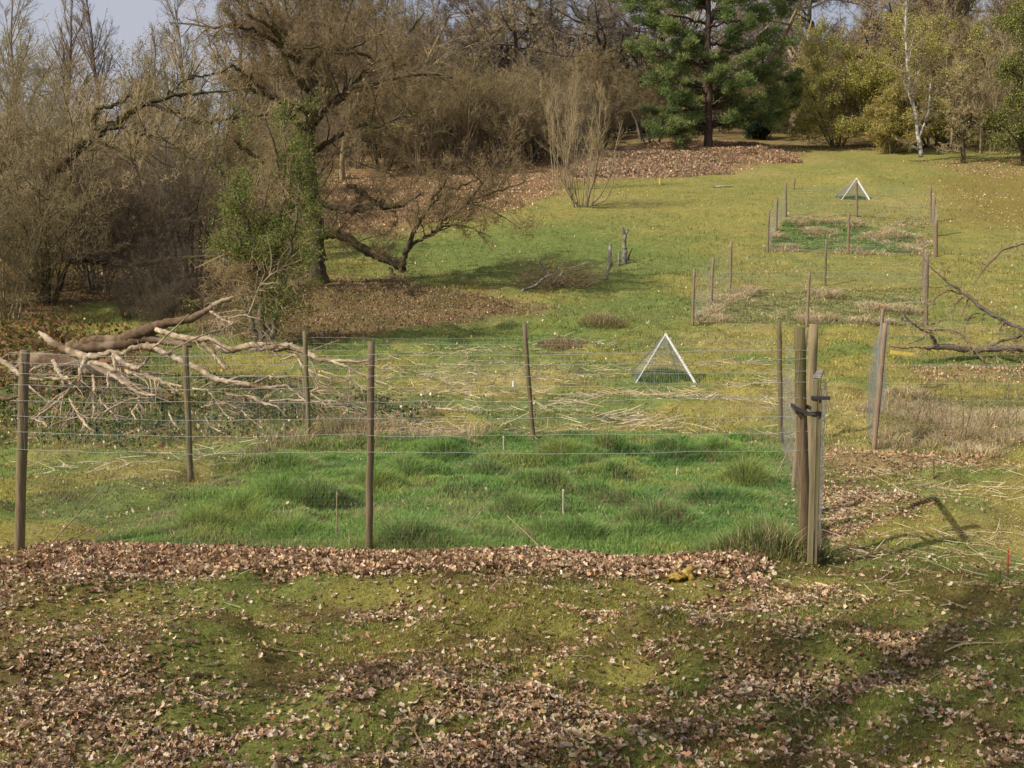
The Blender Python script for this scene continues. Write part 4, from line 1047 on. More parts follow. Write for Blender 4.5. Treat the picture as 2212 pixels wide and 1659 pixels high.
# ---- the big spreading oak left of centre
Z2 = lambda l: [(734.4 + x * .336, y * .336, r * .336) for x, y, r in l]
Z6 = lambda l: [(518.4 + x * .2734, 216 + y * .2734, r * .2734) for x, y, r in l]
oakb = G(690, 612)
OD = float(oakb[1])
ok = [([(693, 622, 22), (690, 590, 16), (686, 540, 14.5), (682, 480, 15), (672, 400, 14), (668, 330, 12), (672, 260, 11), (680, 200, 9), (676, 165, 8), (660, 130, 7), (630, 90, 6), (595, 30, 4), (560, -60, 3)], OD, OD - 1),
      ([(676, 250, 9), (655, 190, 7), (640, 130, 6), (625, 60, 5), (600, -60, 3)], OD, OD + 1.5), ([(676, 230, 9), (700, 190, 7), (708, 130, 6), (740, 60, 5), (775, -40, 3)], OD, OD + 1),
      ([(672, 175, 8), (664, 145, 7), (630, 125, 6), (600, 95, 5), (560, 70, 4), (500, 50, 3)], OD, OD - 2), ([(680, 270, 7), (700, 240, 7)] + Z2([(0, 645, 20), (100, 550, 18), (200, 530, 15), (400, 490, 13), (560, 470, 11), (720, 495, 6)]), OD, OD - 2.5),
      ([(684, 255, 7), (710, 225, 6)] + Z2([(20, 600, 16), (120, 520, 15), (220, 390, 14), (350, 360, 10), (400, 260, 9), (470, 170, 7), (540, 80, 4)]), OD, OD - 1.5), (Z2([(220, 390, 10), (160, 350, 10), (0, 340, 9), (-150, 300, 7), (-300, 330, 4)]), OD - 1, OD - 2.5),
      ([(686, 520, 10)] + Z6([(640, 1070, 30), (740, 1070, 30), (850, 1090, 33), (950, 1160, 34), (1080, 1220, 38), (1200, 1270, 36), (1290, 1335, 32)]), OD, OD - 1.2), (Z6([(1180, 1330, 14), (1230, 1390, 16), (1290, 1460, 12), (1340, 1510, 8)]), OD - 1.4, OD - 2.2),
      (Z6([(1275, 1320, 22), (1320, 1180, 20), (1360, 1080, 18), (1400, 990, 16), (1450, 920, 16), (1490, 850, 14), (1530, 760, 13), (1600, 680, 11), (1640, 600, 8), (1690, 540, 4)]), OD - 1.2, OD - 1.8),
      (Z6([(1310, 1230, 14), (1360, 1140, 13), (1500, 1060, 12), (1600, 970, 12), (1780, 820, 12), (1860, 730, 10), (1970, 590, 8), (2060, 460, 5), (2110, 380, 3)]), OD - 1.2, OD - 2.4), (Z6([(1780, 820, 8), (1900, 760, 8), (2060, 715, 6), (2250, 650, 4)]), OD - 2, OD - 2.6),
      (Z6([(1480, 870, 10), (1620, 730, 10), (1770, 670, 9), (1950, 600, 6), (2080, 540, 3)]), OD - 1.6, OD - 1), (Z6([(1540, 1030, 8), (1680, 985, 8), (1800, 1000, 6), (1980, 1080, 3)]), OD - 1.6, OD - 2.6), (Z6([(1800, 825, 7), (1940, 840, 6), (2060, 910, 5), (2220, 1020, 3)]), OD - 2, OD - 3),
      ([(678, 430, 11)] + Z6([(600, 800, 26), (700, 840, 22), (790, 855, 18), (880, 875, 26), (1000, 850, 28), (1060, 800, 24), (1130, 840, 26), (1280, 830, 24), (1330, 800, 17), (1430, 740, 7)]), OD, OD - 1.8), (Z6([(850, 685, 18), (960, 720, 22), (1040, 790, 20)]), OD - .6, OD - 1),
      (Z6([(1190, 865, 9), (1250, 930, 8), (1220, 990, 4)]), OD - 1.5, OD - 1.7), ([(674, 330, 9)] + Z6([(700, 330, 18), (860, 230, 15), (1000, 190, 14), (1090, 215, 12), (1200, 160, 11), (1300, 130, 9), (1480, 100, 6), (1600, 70, 3)]), OD, OD - 2.6), (Z6([(1180, 190, 8), (1290, 215, 8), (1420, 275, 6)]), OD - 2, OD - 2.4),
      ([(676, 190, 8), (669, 140, 6.5), (638, 108, 6), (608, 81, 5), (571, 50, 4), (530, 30, 2.5)], OD - .5, OD - 2), ([(669, 140, 6), (699, 101, 5.5), (739, 112, 4), (790, 90, 2.5)], OD - .8, OD - 1.6), ([(668, 200, 6), (625, 155, 5), (610, 104, 4.5), (598, 60, 3.5), (560, 0, 2)], OD - .6, OD - 1.6),
      ([(668, 250, 7), (655, 235, 6), (615, 222, 5.5), (571, 205, 5), (551, 175, 4), (500, 140, 2.5)], OD - .8, OD - 3), ([(680, 260, 7), (719, 205, 6), (706, 161, 5), (699, 131, 4), (715, 60, 2.5)], OD + .4, OD + 1.2),
      ([(676, 400, 9), (640, 380, 8), (600, 350, 6), (560, 345, 5), (500, 300, 3)], OD, OD - 2), ([(672, 300, 9), (630, 250, 8), (610, 215, 7), (545, 195, 4), (520, 160, 3)], OD, OD - 2.2)]
traced_tree('oak_tree', 'large bare oak with crooked limbs and a mossy low bough left of centre', 'tree', oakb, ok, (16, 10, 9), 'oak', 'twig_brown', .40, .10, .0045, 26000, OLB, .04, Lmax=4.5, wig=.22, lfs=.55)

# ---- the green leafing thorn in front of the oak
tb = G(572, 738); TD = float(tb[1])
th = [([(565, 742, 9), (566, 690, 7.5), (560, 620, 6), (545, 540, 4.5), (530, 460, 3.2), (500, 390, 2)], TD, TD - .3), ([(578, 742, 11), (580, 690, 9), (585, 620, 7), (600, 520, 5), (612, 420, 3.6), (616, 320, 2.4), (612, 240, 1.5)], TD, TD + .3),
      ([(590, 742, 8), (594, 690, 6.5), (612, 610, 5), (628, 540, 4), (640, 470, 3), (645, 400, 2)], TD, TD - .4), ([(556, 742, 7), (545, 690, 5.5), (520, 640, 4), (490, 590, 3), (470, 540, 2)], TD, TD + .5), ([(584, 660, 5), (570, 560, 4), (570, 450, 3), (590, 340, 2)], TD, TD + .6),
      ([(606, 420, 3), (598, 330, 2.2), (575, 260, 1.4)], TD, TD - .5), ([(560, 620, 4), (530, 560, 3), (510, 500, 2)], TD, TD - .6)]
root = thing('thorn_bush', 'bright green leafing thorn bush with dark stems before the bare oak', 'bush', tb)
mb, ll, cb = MB(), [], MB()
for pts, a_, b_ in th:
    p, r = limb(pts, a_, b_, wob=.02, clip=False); mb.add(tube(p, r, 7, rough=.05)); ll.append((p, r))
lv = twigs_on(ll, (22, 8, 5), .52, (35, 85), .02, .25, .004, Lmax=2.6)
for p, r in lv: cb.add(tube(p, r, 3))
c = spots(np.concatenate([lv[1][0][:, 1:].reshape(-1, 3), lv[2][0][:, 1:].reshape(-1, 3)]), 64000, .07)
keep = fbm(c[:, 0] + c[:, 1] * .6, c[:, 2], .8, 87, 3) > rng.uniform(.34, .68, len(c)); c = c[keep]
cb.add(quads(c, .042, .75), vary([(.15, .22, .04), (.19, .24, .05), (.10, .15, .03), (.19, .19, .07)], len(c), .25, .1), mi=1)
mb.build('trunk', M['grbark'], root, tb); cb.build('crown', [M['twig_brown'], M['foliage']], root, tb)

# ---- multi-stemmed bush in the middle of the picture and a slighter one behind
def coppice(label, u, v, stems, H, r, splay, twc='twig_tan', extra=()):
    b0 = G(u, v); root = thing('multi_stemmed_bush', label, 'bush', b0)
    n = stems; an = rng.uniform(0, 2 * PI, n); sp = np.abs(rng.normal(.3, .28, n)) * splay
    st = b0 + np.stack([np.cos(an), np.sin(an), 0 * an], 1) * rng.uniform(.05, .5, n)[:, None] * np.array([1, .6, 0]) - [0, 0, .08]
    d = np.stack([np.cos(an) * sp * 1.4, np.sin(an) * sp, np.ones(n)], 1)
    pts, rad = grow(st, d, H * rng.uniform(.65, 1.08, n), r * rng.uniform(.5, 1.2, n), 12, .045, .05, .25)
    mb = MB().add(tube(pts, rad, 6)); ll = [(p, q) for p, q in zip(pts, rad)]
    for e in extra:
        p, q = limb(e, b0[1], b0[1] - .4, clip=False, wob=.01); mb.add(tube(p, q, 6)); ll.append((p, q))
    cb = MB()
    for p, q in twigs_on(ll, (10, 5), .22, (15, 45), .1, .1, .0055, t0=.3): cb.add(tube(p, q * .8, 3))
    mb.build('stems', M['coppice'], root, b0); cb.build('twigs', M[twc], root, b0)
coppice('pale multi-stemmed bare bush rising from one base at the edge of the turf', 1262, 448, 17, 5.0, .024, .55, extra=[[(1266, 446, 3), (1276, 410, 2.6), (1287, 370, 2.2), (1293, 320, 1.8), (1297, 235, 1.4), (1299, 170, .8)], [(1275, 446, 2), (1300, 420, 1.8), (1318, 380, 1.5), (1328, 330, 1.2), (1345, 260, .8)], [(1250, 446, 2), (1228, 420, 1.7), (1215, 390, 1.4), (1195, 330, 1.1), (1185, 250, .7)], [(1258, 447, 2), (1240, 435, 1.8), (1228, 405, 1.5), (1222, 350, 1.2), (1226, 250, .8)], [(1272, 447, 2), (1310, 432, 1.6), (1322, 405, 1.3), (1335, 350, 1)]])
coppice('thin upright bare stems standing just behind the multi-stemmed bush', 1212, 410, 12, 5.6, .024, .45)

# ---- Scots pine
def pine():
    b0 = G(1530, 332); D = float(b0[1])
    root = thing('pine_tree', 'tall dark green pine with a straight trunk at the top of the field', 'tree', b0)
    tr = [([(1530, 338, 10.5), (1530, 300, 9), (1531, 240, 7.8), (1532, 170, 7), (1529, 100, 6.4), (1530, 0, 5.6), (1532, -120, 4.4), (1530, -220, 2.5)], D, D)]
    mb = MB(); p, r = limb(tr[0][0], D, D, clip=False); mb.add(tube(p, r, 12, rough=.05))
    # boughs: (height px on the trunk, tip u, tip v, depth offset)
    B = [(255, 1440, 200, -1.2), (240, 1410, 240, .5), (262, 1395, 272, -.5), (270, 1640, 235, -1), (225, 1680, 195, .8), (235, 1610, 160, -2.5), (205, 1435, 150, -1.5), (190, 1400, 170, 1), (180, 1690, 140, .6), (170, 1640, 110, -1.8),
         (150, 1410, 100, -1.2), (140, 1370, 105, 1), (120, 1700, 80, 1), (110, 1450, 55, -1.5), (95, 1625, 50, -1.5), (80, 1400, 40, .8), (60, 1690, 20, 1.2), (50, 1360, 10, 0), (30, 1600, -10, -1.5), (20, 1430, -20, -1), (0, 1330, -5, .5), (-20, 1720, -10, .3), (-40, 1620, -60, -1), (-60, 1440, -70, -1), (-90, 1380, -60, 1), (-110, 1660, -90, 1),
         (185, 1560, 150, -2.2), (140, 1492, 95, -1.8), (60, 1575, 30, -1.6), (235, 1570, 215, 1.5), (210, 1490, 190, 1.5), (160, 1560, 130, 1.8), (110, 1500, 80, 1.8), (50, 1565, 30, 1.8), (20, 1495, 0, 1.5), (0, 1570, -30, -1), (225, 1475, 215, -1.6), (250, 1500, 235, 2.5), (200, 1590, 190, 2.5), (150, 1480, 120, 2.5), (100, 1590, 90, 2.5), (275, 1590, 262, 1.5), (270, 1700, 240, 1.8), (235, 1720, 210, 2.4), (278, 1415, 290, -1.4), (275, 1450, 262, -2), (268, 1480, 275, 1.2), (262, 1660, 255, -.6), (180, 1720, 165, 2)]
    cb = MB(); cen, rad_ = [], []
    for vt, u1, v1, dd in B:
        mx = (1530 + u1) / 2
        pts = [(1530, vt, 2.6), (1530 * .6 + u1 * .4, vt * .7 + v1 * .3 - 3, 2.1), (1530 * .3 + u1 * .7, vt * .35 + v1 * .65 + 4, 1.5), (u1, v1, .7)]
        p, r = limb(pts, D, D + dd, clip=False, wob=.05); mb.add(tube(p, r, 5))
        L = np.linalg.norm(p[-1] - p[0])
        s, d, Lc, rc = spawn(p[None], r[None], max(4, int(L * 2.6)), .25, 1, 20, 70, .28, .5, np.array([L]), flat=.4, rmin=.012)
        q, qr = grow(s, d, Lc, rc, 4, .15, .06, .4); mb.add(tube(q, qr, 4))
        for e in list(q[:, -1]) + list(q[:, 2]) + [p[-1], p[-3]]:
            cen.append(e)
    cen = np.array(cen); k = 135
    n = len(cen) * k
    cc = np.repeat(cen + rng.normal(0, .10, cen.shape), k, 0)
    rr = np.repeat(rng.uniform(.26, .55, len(cen)), k)
    d = norm(rng.normal(0, 1, (n, 3))); d[:, 2] = d[:, 2] * .65 + .1
    pos = cc + d * (rr * rng.uniform(.25, 1.0, n))[:, None]
    dirn = norm(d + rng.normal(0, .35, (n, 3)) + [0, 0, .45])
    sd = norm(np.cross(dirn, rng.normal(0, 1, (n, 3))))
    ln = rng.uniform(.09, .2, n)[:, None]; wd = .022
    V = np.stack([pos - sd * wd, pos + sd * wd, pos + dirn * ln + sd * wd * .3, pos + dirn * ln - sd * wd * .3], 1).reshape(-1, 3)
    base = np.array([(.155, .21, .075), (.205, .26, .088), (.11, .16, .062), (.25, .285, .10)])[np.repeat(rng.integers(0, 4, len(cen)), k)]
    c = np.repeat(jitc(base, .2, .06), 4, 0)
    cb.add((V, np.arange(4 * n).reshape(-1, 4)), c)
    mb.build('trunk', M['pine'], root, b0); cb.build('crown', M['needle'], root, b0)
pine()

# ================================================================== woods
V_ = {}
V_['shrub1'] = variant('brown_shrub', 'twig_brown', 'grbark', H=5.0, lev=(9, 9, 8), r0=.04, a=(18, 65), stems=15, splay=.75, buds=5000, budsize=.035, budcol=((.20, .14, .08), (.26, .19, .11)), twr=.0045, t0=.2, lfs=(.5, .5, .5), wig=.22)
V_['shrub2'] = variant('tan_shrub', 'twig_tan', 'coppice', H=5.6, lev=(9, 9, 8), r0=.035, a=(15, 55), stems=17, splay=.5, buds=4000, budsize=.03, budcol=((.26, .19, .11), (.30, .24, .14)), twr=.0045, t0=.15, lfs=(.5, .5, .5), wig=.19)
V_['shrub3'] = variant('olive_shrub', 'twig_brown', 'grbark', H=6.5, lev=(11, 9, 8), r0=.06, a=(18, 50), stems=8, splay=.5, buds=13000, budsize=.05, budcol=((.19, .15, .045), (.15, .13, .04), (.22, .15, .07)), twr=.005, t0=.25, lfs=(.5, .5, .5), wig=.16)
V_['tree1'] = variant('bare_tree', 'twig_brown', 'grbark', H=13, lev=(18, 9, 8, 7), r0=.20, a=(30, 65), buds=22000, budsize=.065, budcol=OLB, twr=.010, lfs=(.5, .5, .5, .5))
V_['tree2'] = variant('bare_tree', 'twig_tan', 'grbark', H=14, lev=(22, 9, 8, 6), r0=.17, a=(22, 50), up=.12, buds=16000, budsize=.06, budcol=((.22, .17, .10), (.19, .14, .08)), twr=.008, t0=.25, lfs=(.42, .5, .5, .5))
V_['oak1'] = variant('bare_oak', 'twig_dark', 'oak', H=16, lev=(17, 9, 8, 8), r0=.42, a=(40, 80), up=.05, buds=6000, budsize=.06, budcol=((.14, .105, .075), (.12, .09, .06)), twr=.011, t0=.22, lfs=(.62, .5, .5, .45), wig=.26)
V_['oak2'] = variant('bare_oak', 'twig_grey', 'oak', H=17, lev=(16, 9, 8, 8), r0=.38, a=(35, 75), up=.06, buds=3000, budsize=.06, budcol=((.17, .14, .12),), twr=.011, t0=.25, lfs=(.6, .5, .5, .45), wig=.26)
V_['slim'] = variant('slender_tree', 'twig_grey', 'grbark', H=15, lev=(24, 10, 9), r0=.14, a=(18, 42), up=.1, buds=0, twr=.009, t0=.3, lfs=(.34, .5, .5), wig=.1)

GL = 'brown shrubs massed along the left side of the valley'
for u, D, s, k, l in [(-150, 27, 1.05, 'shrub1', 'dense brown shrub at the extreme left edge'), (20, 25, .85, 'shrub1', 'dense dark brown twiggy shrub low at the left edge above the fallen tree'), (-60, 30, 1.25, 'shrub2', 'tall tan twiggy shrub at the left edge under the sky'),
                      (110, 27.5, .95, 'shrub2', 'tan shrub below the base of the leaning tree'), (215, 30, 1.0, 'shrub1', 'brown shrub under the arch of the leaning tree'), (320, 31, .85, 'shrub2', 'pale upright stems shrub right of the leaning tree base'),
                      (420, 33, .95, 'shrub1', 'brown shrub between the leaning tree and the green thorn bush'), (500, 36, 1.0, 'shrub3', 'olive shrub directly behind the green thorn bush'), (60, 35, 1.25, 'shrub2', 'tall tan shrub mass above the leaning trunk at left'),
                      (190, 37, 1.1, 'shrub1', 'tall brown shrub rising behind the arched trunk'), (330, 39, 1.2, 'shrub2', 'rounded tan shrub crown just below the open sky'), (460, 42, 1.3, 'shrub3', 'olive brown shrub left of the oak trunk'),
                      (-90, 40, 1.45, 'shrub1', 'high brown shrub at the top left corner'), (270, 45, 1.2, 'shrub3', 'round olive shrub under the gap of sky'), (130, 46, 1.15, 'shrub2', 'tan shrub far back at the upper left')]:
    plant(V_[k], 'brown_shrub', l, 'shrub', u, D, s * .97, GL)
for i in range(9):
    u, D = [(560, 46), (650, 52), (745, 57), (830, 59), (915, 58), (1000, 60), (1080, 60), (1150, 62), (880, 64)][i]
    plant(V_[('shrub3', 'shrub1', 'tree1')[i % 3]] if i != 5 else V_['shrub3'], 'brown_shrub', ['bushy olive shrub seen just left of the oak trunk', 'brown shrub immediately behind the oak trunk', 'small bare tree right behind the oak crown', 'olive shrub at the top of the leafy slope', 'reddish brown shrub above the leafy slope', 'olive shrub nearest the sky gap in the middle',
                                                      'low olive shrub left of the thin upright stems', 'reddish shrub behind the thin upright stems', 'bare tree far behind the oak limbs'][i], 'shrub', u, D, [.95, .95, .75, 1.05, 1.1, 1.1, 1.0, 1.05, .85][i], 'brown shrubs behind the leafy slope')
GB = 'bare trees of the wood beyond the field'
for u, D, s, k, l in [(60, 58, .8, 'slim', 'thin bare tree against the sky near the top left corner'), (150, 62, .82, 'slim', 'slender dark stemmed tree standing in the open sky at left'), (235, 66, .85, 'slim', 'slender bare tree right of the open sky gap'), (330, 60, .6, 'slim', 'tan bare tree below the second sky gap'), (420, 70, .8, 'slim', 'grey slender tree between two sky gaps at upper left'), (-20, 68, .85, 'tree2', 'tan bare tree in the top left corner'),
                      (500, 62, .95, 'tree2', 'tan bare tree just left of the oak crown'), (590, 66, 1.0, 'tree1', 'brown bare tree behind the left half of the oak crown'), (690, 70, 1.05, 'tree2', 'tan bare tree straight behind the oak'), (780, 64, 1.0, 'tree1', 'brown bare tree behind the right half of the oak crown'), (860, 72, 1.1, 'tree1', 'olive brown bare tree right of the oak crown'), (950, 66, .9, 'tree1', 'bare tree left of the purplish sky gap'), (560, 84, 1.2, 'oak2', 'grey bare oak deep in the wood on the left'), (760, 88, 1.2, 'oak2', 'grey bare oak deep in the wood behind the spreading oak'),
                      (1040, 84, .8, 'oak2', 'grey bare oak beside the sky gap in the middle'), (1150, 78, .8, 'oak1', 'dark bare oak above the multi-stemmed bush'), (1260, 82, .85, 'oak1', 'dark bare oak with heavy limbs left of the pine'), (1340, 86, .9, 'oak2', 'grey bare oak partly hidden by the left side of the pine'), (1200, 96, .9, 'oak2', 'far grey bare oak left of the pine'), (1110, 70, .5, 'tree1', 'low bare tree behind the thin upright stems'), (1290, 72, .55, 'tree1', 'low brown tree behind the multi-stemmed bush'),
                      (1380, 76, .55, 'tree1', 'low bare tree beside the lowest pine boughs'), (1460, 92, 1.0, 'oak1', 'dark oak directly behind the pine'), (1620, 90, .95, 'oak1', 'dark bare oak seen through the right side of the pine'), (1700, 84, .9, 'oak1', 'bare oak just right of the pine crown'), (1790, 88, 1.0, 'oak1', 'big dark bare oak with a twisted trunk above the yellow green birches'), (1880, 94, 1.1, 'tree1', 'brown bare tree above the yellow green birches'),
                      (1960, 84, 1.15, 'tree2', 'tan bare tree left of the white birch trunk top'), (2050, 80, 1.15, 'tree2', 'tan bare tree over the small dark stemmed tree'), (2130, 88, 1.2, 'tree1', 'brown bare tree behind the evergreen at right'), (2240, 84, 1.2, 'tree2', 'bare tree at the top right corner'), (1990, 74, .7, 'tree2', 'bare grey brown tree behind the white birch'), (2110, 72, .65, 'tree2', 'bare tree between dark stem and evergreen'), (1830, 78, .6, 'tree1', 'low bare tree behind the birch foliage')]:
    plant(V_[k], 'bare_tree', l, 'tree', u, D, s, GB)
for i, (u, D, s_) in enumerate([(985, 79, .8), (1075, 88, .85), (1120, 92, .95), (1190, 84, .9), (1235, 90, 1.0), (1300, 77, .8), (1350, 95, 1.0), (1420, 88, 1.0), (1010, 98, .9), (1560, 96, 1.1), (1660, 98, 1.1), (1740, 94, 1.1), (1820, 98, 1.15)]):
    plant(V_[('oak1', 'oak2')[i % 2]], 'bare_oak', 'dark bare oak in the crowded wood on both sides of the pine', 'tree', u, D, s_, 'dark oaks crowding the wood either side of the pine')
for i, (u, D, s_) in enumerate([(1900, 86, 1.1), (1940, 92, 1.1), (1985, 88, 1.15), (2025, 92, 1.1), (2075, 87, 1.1), (2105, 94, 1.2), (2150, 82, 1.0), (2185, 92, 1.2), (2230, 90, 1.1), (2010, 79, .75), (2090, 78, .75), (2165, 76, .7)]):
    plant(V_[('tree2', 'tree1')[i % 2]], 'bare_tree', 'tan bare tree in the crowded wood above the right hand side of the field', 'tree', u, D, s_, 'tan trees crowding the wood on the right')
for i, (u, D) in enumerate([(100, 84), (-60, 95), (330, 92), (640, 102), (900, 100), (1000, 112), (1130, 110), (1300, 108), (1420, 118), (1560, 112), (1680, 105), (1760, 120), (1860, 112), (1960, 108), (2060, 118), (2180, 108), (2280, 120), (460, 106), (780, 118)]):
    plant(V_[('oak2', 'tree1', 'tree2')[i % 3]], 'bare_tree', 'bare tree standing deep in the wood behind the nearer trees', 'tree', u, D, rng.uniform(.8, 1.05) * (.5 if u < 480 else 1) * (.8 if 950 < u < 1250 else 1), 'far bare trees deep in the wood')
for i, u in enumerate(np.linspace(840, 2330, 46)):
    plant(V_[('shrub1', 'shrub3', 'shrub2')[i % 3]], 'understory_shrub', 'twiggy shrub far inside the wood behind the pine and birches', 'shrub', u + rng.uniform(-10, 10), (104, 126, 140)[i % 3], rng.uniform(1.3, 1.9), 'far undergrowth deep inside the wood')

for i, u in enumerate(np.linspace(560, 2290, 44)):
    D = [71, 78, 88][i % 3] + rng.uniform(-1, 1)
    if 1440 < u < 1840: D += 10
    plant(V_[('shrub3', 'shrub1', 'shrub2')[i % 3]], 'understory_shrub', 'twiggy shrub of the brown undergrowth along the top edge of the field', 'shrub', u + rng.uniform(-15, 15), D, rng.uniform(.65, 1.0), 'undergrowth along the wood edge')
for i, u in enumerate(np.linspace(600, 1240, 12)):
    plant(V_[('shrub1', 'shrub3')[i % 2]], 'understory_shrub', 'twiggy shrub of the brown thicket above the leaf covered slope', 'shrub', u, 60 + 3.5 * (i % 3), rng.uniform(.8, 1.15), 'thicket above the leafy slope')

# yellow green birches, evergreens and the small trees on the right
def leafy(name, label, u, D, H, r0, lev, nleaf, size, cols, bark, twig, stems=1, splay=0, a=(30, 70), up=.02, jit=.12, group=None, droop=0, dens=(.3, .6), t0=.15, lean=.05, lfs=(.5, .5, .5), wig=.18, x=None):
    tr, cr = bare_tree(H, lev, r0, a=a, buds=0, stems=stems, splay=splay, up=up, t0=t0, lean=lean, lfs=lfs, twr=.007, wig=wig)
    P_ = np.concatenate(cr.V); c = spots(P_, nleaf, jit); c[:, 2] -= np.abs(rng.normal(0, droop, nleaf)) if droop else 0
    keep = fbm(c[:, 0] + c[:, 1] * .7, c[:, 2] + c[:, 1] * .3, 1.1, 97, 3) > rng.uniform(*dens, nleaf); c = c[keep]; c = c[c[:, 2] > .15]
    cr.add(quads(c, size, .7), vary(cols, len(c), .28, .1), mi=1)
    xx = (u - CU) / F * D if x is None else x
    b0 = np.array([xx, D, float(height(xx, D)) - .05]); root = thing(name, label, 'tree', b0, group=group)
    tr.build('trunk', M[bark], root); cr.build('crown', [M[twig], M['foliage']], root)
    return root
YG = [(.42, .39, .10), (.35, .34, .09), (.48, .42, .13), (.26, .25, .06)]
GY = 'yellow green birches at the top of the field'
leafy('birch_tree', 'rounded yellow green birch next to the pine', 1800, 72, 9.0, .08, (10, 8, 7), 95000, .09, YG, 'grbark', 'twig_brown', stems=7, splay=.8, group=GY, droop=.15, a=(30, 75), dens=(.33, .62))
leafy('birch_tree', 'yellow green birch with drooping sprays above the grass patch', 1885, 70, 9.2, .08, (10, 8, 7), 95000, .09, YG, 'grbark', 'twig_brown', stems=7, splay=.9, group=GY, droop=.2, a=(30, 75), dens=(.33, .62))
leafy('birch_tree', 'low yellow green birch in front of the pale saplings', 2000, 70, 6.0, .07, (9, 8, 7), 60000, .09, YG, 'grbark', 'twig_tan', stems=5, splay=.7, group=GY, droop=.2, a=(30, 75), dens=(.36, .66))
leafy('birch_tree', 'low spreading olive bush left of the white birch trunk', 1915, 66.5, 4.0, .06, (9, 8, 7), 60000, .085, [(.36, .31, .08), (.30, .27, .09), (.42, .34, .13)], 'grbark', 'twig_tan', stems=7, splay=1.2, group=GY, droop=.1, a=(30, 75))
leafy('birch_tree', 'taller yellowish birch behind the small dark stemmed tree', 1950, 77, 9.0, .10, (16, 9, 8), 95000, .09, YG, 'grbark', 'twig_brown', group=GY, droop=.15, dens=(.35, .7))
leafy('birch_tree', 'thinly leafed olive brown tree behind the wood edge at right', 2060, 74, 7.0, .08, (11, 9, 8), 22000, .09, [(.32, .25, .10), (.26, .21, .08)], 'grbark', 'twig_tan', stems=4, splay=.4, group=GY, dens=(.35, .7))
HOL = [(.16, .18, .05), (.24, .24, .07), (.10, .125, .036), (.30, .29, .09)]
leafy('evergreen_tree', 'olive green evergreen tree filling the top right edge', 2195, 61, 12, .16, (16, 8, 6), 130000, .10, HOL, 'oak', 'twig_dark', stems=4, splay=.28, a=(40, 85), dens=(.25, .55), lfs=(.30, .5, .5), t0=.06, jit=.16)
leafy('evergreen_tree', 'dark evergreen undergrowth behind the pine trunk', 1640, 78, 3.6, .08, (9, 7, 5), 26000, .11, [(.02, .04, .022), (.03, .055, .028)], 'oak', 'twig_dark', stems=6, splay=.8, a=(40, 85))
leafy('evergreen_tree', 'dark green holly left behind the pine', 1385, 80, 6.0, .1, (10, 7, 5), 22000, .11, [(.03, .05, .02), (.045, .06, .025)], 'oak', 'twig_dark', stems=3, splay=.4, a=(40, 85))
traced_tree('birch_tree', 'white barked birch trunk leaning slightly at the wood edge', 'tree', G(1990, 336), [([(1990, 340, 5.5), (1984, 300, 4.2), (1978, 250, 3.4), (1972, 220, 3), (1960, 150, 2.6), (1956, 80, 2.4), (1957, 0, 2.2), (1950, -90, 1.6)], 62.5, 62.5), ([(1984, 300, 2.6), (1996, 270, 2.2), (2006, 240, 1.8), (2010, 180, 1.4)], 62.5, 61.8), ([(1975, 240, 2), (1958, 190, 1.6), (1945, 150, 1.2)], 62.5, 62), ([(1986, 322, 3), (1960, 312, 2.4), (1935, 300, 1.4)], 62.5, 61.8)],
            (18, 6, 4), 'birch', 'twig_tan', .34, .05, .009, 3000, ((.22, .18, .06),), .08, Lmax=6)
traced_tree('small_tree', 'small dark stemmed bare tree standing apart on the mossy ground at right', 'tree', G(2080, 352), [([(2080, 356, 5.5), (2080, 335, 5), (2078, 300, 4.6), (2077, 255, 3.4), (2081, 200, 2.4), (2076, 140, 1.2)], 62, 62), ([(2080, 300, 3), (2088, 270, 2.4), (2092, 220, 1.8), (2100, 170, 1)], 62, 61.5), ([(2078, 310, 2.4), (2064, 290, 2), (2050, 260, 1.4), (2030, 240, .8)], 62, 61.6), ([(2080, 305, 2.2), (2105, 290, 1.8), (2130, 270, 1)], 62, 62.4), ([(2079, 320, 2), (2055, 318, 1.6), (2032, 325, .8)], 62, 61), ([(2078, 270, 2), (2060, 240, 1.4), (2050, 190, .8)], 62, 62)],
            (14, 6, 4), 'oak', 'twig_tan', .4, .03, .009, Lmax=4, a=(30, 80))
for i, (u, D, h) in enumerate([(2035, 68, .45), (2100, 67, .5), (2120, 69, .6), (2150, 66.5, .4), (2010, 71, .55), (2178, 70, .5)]):
    plant(V_['slim'], 'sapling', ['slim pale sapling left of the small dark stemmed tree', 'thin sapling right of the small dark stemmed tree', 'straight pale sapling midway to the evergreen', 'low sapling at the foot of the evergreen', 'pale sapling just right of the white birch', 'sapling in front of the dark evergreen trunk'][i], 'tree', u, D, h, 'saplings at the wood edge on the right', mats=('coppice', 'twig_tan'))

# bare tree standing left of and behind the viewpoint, whose branches shade the nearest turf
plant(V_['slim'], 'bare_tree', 'bare tree beside the viewpoint whose shade falls over the nearest turf', 'tree', 0, -1.9, .95, x=-7.4, mats=('oak', 'twig_dark'))
plant(V_['oak2'], 'bare_tree', 'second bare tree beside the viewpoint shading the turf at lower right', 'tree', 0, -1.6, .66, x=-4.6, mats=('oak', 'twig_dark'))

